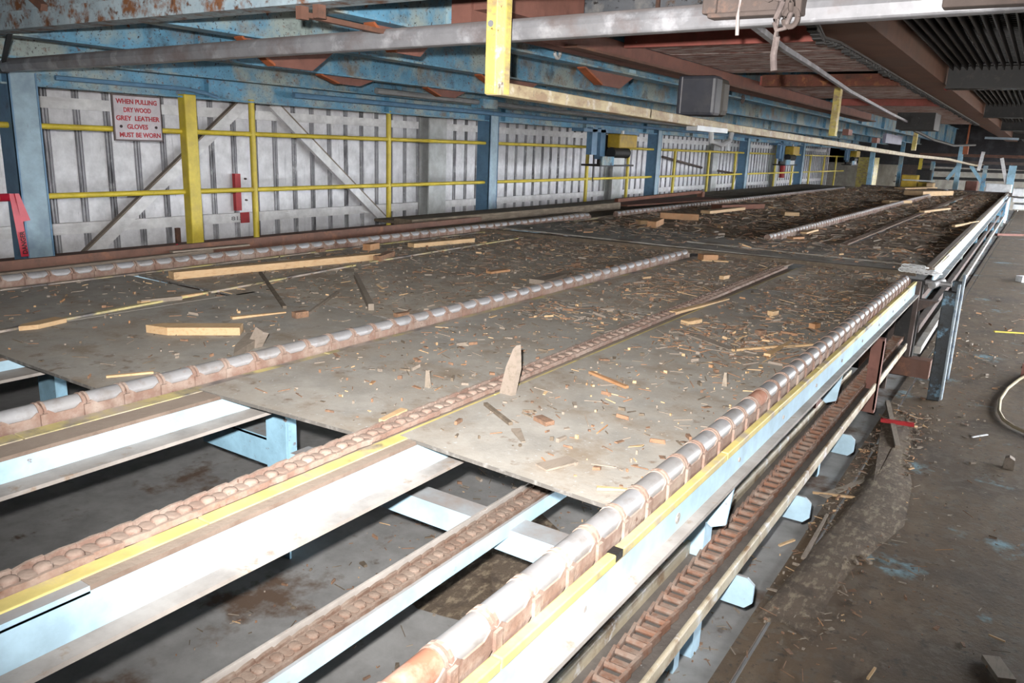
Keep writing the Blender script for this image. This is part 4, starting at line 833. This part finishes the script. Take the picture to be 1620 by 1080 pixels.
pts = [onZ(*q_, .03) for q_ in ((1630, 590), (1612, 600), (1594, 614), (1582, 632), (1580, 650), (1588, 664), (1604, 675), (1624, 684), (1650, 694))]
one('air_hose', m_hose, lambda b: b.tube(pts, .012, 8), 'tan hose curving over the walkway at the right edge', 'hose', smooth=True)
one('white_block', m_white, lambda b: b.bar(onZ(1612, 441, .06), onZ(1640, 441, .06), .12, .09), 'small white block on the walkway at the right edge', 'block')
one('brown_post_end', m_redbrk, lambda b: b.box(onZ(1614, 597, .014).x, onZ(1614, 597, .014).x + .3, 7.7, 7.75, .0, .12), 'brown plate end above the hose at the right edge', 'plate')
o = empty('red_hand_tool', onZ(1410, 668, .014), 'wooden handled tool with red crossbar on the walkway litter', 'tool')
b = MB(); b.bar(onZ(1404, 636, .035), onZ(1420, 708, .035), .03, .03); b.build('handle', m_woodgrey, o)
b = MB(); b.bar(onZ(1393, 664, .055), onZ(1446, 672, .055), .035, .02); b.build('crossbar', m_redpaint2, o)
# ================================================================== FAR END
YE = 29.5
def fx(px, py): return onY(px, py, YE)
def post(px, y0, y1, wd, mat, label, Y=YE):
    a = onY(px, y0, Y); b_ = onY(px, y1, Y)
    return one('far_post', mat, lambda b: b.box(a.x - wd / 2, a.x + wd / 2, Y - wd / 2, Y + wd / 2, 0, max(a.z, b_.z)), label, 'post', 'far end posts')
post(1523, 228, 298, .14, m_blue, 'tall pale blue far post left of the far end of the side guide'); post(1603, 262, 330, .2, m_blue, 'pale blue post under the far end of the side guide')
post(1430, 225, 298, .12, m_bluedk, 'dark blue far post left of the yellow machine'); post(1477, 255, 298, .12, m_bluedk, 'dark blue far post right of the yellow machine'); post(1385, 215, 300, .14, m_blue, 'pale blue far post against the far left wall')
post(1458, 250, 298, .1, m_yellow, 'thin yellow far post beside the yellow machine'); post(1560, 262, 298, .12, m_bluedk, 'dark far post at the right of the stair')
for a, b_, t, m_ in (((1498, 284), (1516, 262), 'left pale blue brace rising to the tall far post', m_blue), ((1536, 262), (1558, 296), 'right pale blue brace falling from the tall far post', m_blue), ((1548, 270), (1556, 240), 'white leaning far strut', m_board), ((1585, 250), (1592, 290), 'white leaning far strut at the right end', m_board)):
    one('far_brace', m_, lambda b: b.bar(fx(*a), fx(*b_), .1, .08, up=(0, 1, 0)), t, 'brace', 'far end braces')
for y_, m_, t in ((257, m_dkdust, 'upper grey cross rail at the far end'), (270, m_black, 'middle dark cross rail at the far end'), (283, m_black, 'lower dark cross rail at the far end'), (246, m_rust, 'topmost rusty cross rail at the far end')):
    one('far_rail', m_, lambda b: b.bar(fx(1455, y_ - 2), fx(1640, y_ + 3), .07, .09), t, 'rail', 'far end rails')
def fbox(px0, py0, px1, py1, Y, mat, label, cat, name, d=.5, foot=True):
    a = onY(px0, py0, Y); b_ = onY(px1, py1, Y)
    return one(name, mat, lambda b: b.box(min(a.x, b_.x), max(a.x, b_.x), Y, Y + d, 0 if foot else min(a.z, b_.z), max(a.z, b_.z)), label, cat, bevel=.02)
fbox(1427, 276, 1450, 290, 28.5, m_machy, 'yellow machine guard at the far left end', 'machine', 'yellow_machine')
fbox(1427, 283, 1478, 288, 28.3, m_greypost, 'grey band across the yellow machine guard', 'band', 'machine_band', .1, False)
fbox(1452, 288, 1470, 296, 28.5, m_machy, 'small yellow machine below the larger guard', 'machine', 'small_yellow_machine')
fbox(1450, 268, 1472, 284, 29.2, m_black, 'black housing right of the yellow machine', 'housing', 'black_housing')
fbox(1466, 289, 1476, 297, 28.2, m_wood, 'stack of light wood beside the small yellow machine', 'wood', 'wood_stack')
fbox(1560, 290, 1600, 299, 27.8, m_white, 'white wrapped bundle at the end of the side guide', 'bundle', 'white_bundle', .4)
fbox(1528, 286, 1545, 298, 28.8, m_redbrk, 'small red box under the tall far post', 'box', 'red_box')
for k, (y0, y1) in enumerate(((298, 312), (313, 322), (323, 333))):
    a = onX(1600, y0, -.55); Y = 24.0; a = onY(1603, y0, Y); b_ = onY(1640, y1, Y)
    one('lumber_pack', m_white, lambda b: b.box(a.x, b_.x + .6, Y, Y + 1, b_.z, a.z), ('top', 'middle', 'bottom')[k] + ' white lumber pack of the stack at the far right', 'lumber pack', 'white lumber packs', bevel=.01)
one('far_end_beam', m_dkdust, lambda b: b.bar((-4.7, 27.0, .86), (-.5, 27.0, .86), .1, .12), 'end beam closing the far deck', 'beam')
one('far_cabinet', m_yellowold, lambda b: b.box(-6.2, -5.6, 34.2, 35.2, 0, 1.75), 'dull yellow cabinet against the far left corner', 'cabinet')
one('far_stairs', m_dkdust, lambda b: [b.box(-4.6, -3.5, 32 + k * .28, 32.3 + k * .28, 0 if k == 5 else .2 * k + .5, .2 * k + .54) for k in range(6)], 'dark far stair treads behind the yellow machine', 'stairs')
for px, t in ((1478, 'white light tube at the far right overhead'), ):
    one('far_roof_strip', M('pale_roof_strip', (.35, .45, .55), [], .6), lambda b: b.bar(onY(1558, 218, 22), onY(1612, 220, 22), .05, .05), 'pale blue strip far overhead at the right', 'strip')
p = onX(1528, 233, -1.3)
one('orange_block', m_orange, lambda b: (b.bar(onY(1524, 236, 19), onY(1532, 236, 19), .15, .2), b.bar(onY(1528, 236, 19), onY(1528, 236, 19) + Vector((0, 0, .95)), .03, .03)), 'small orange block hanging far overhead', 'block')
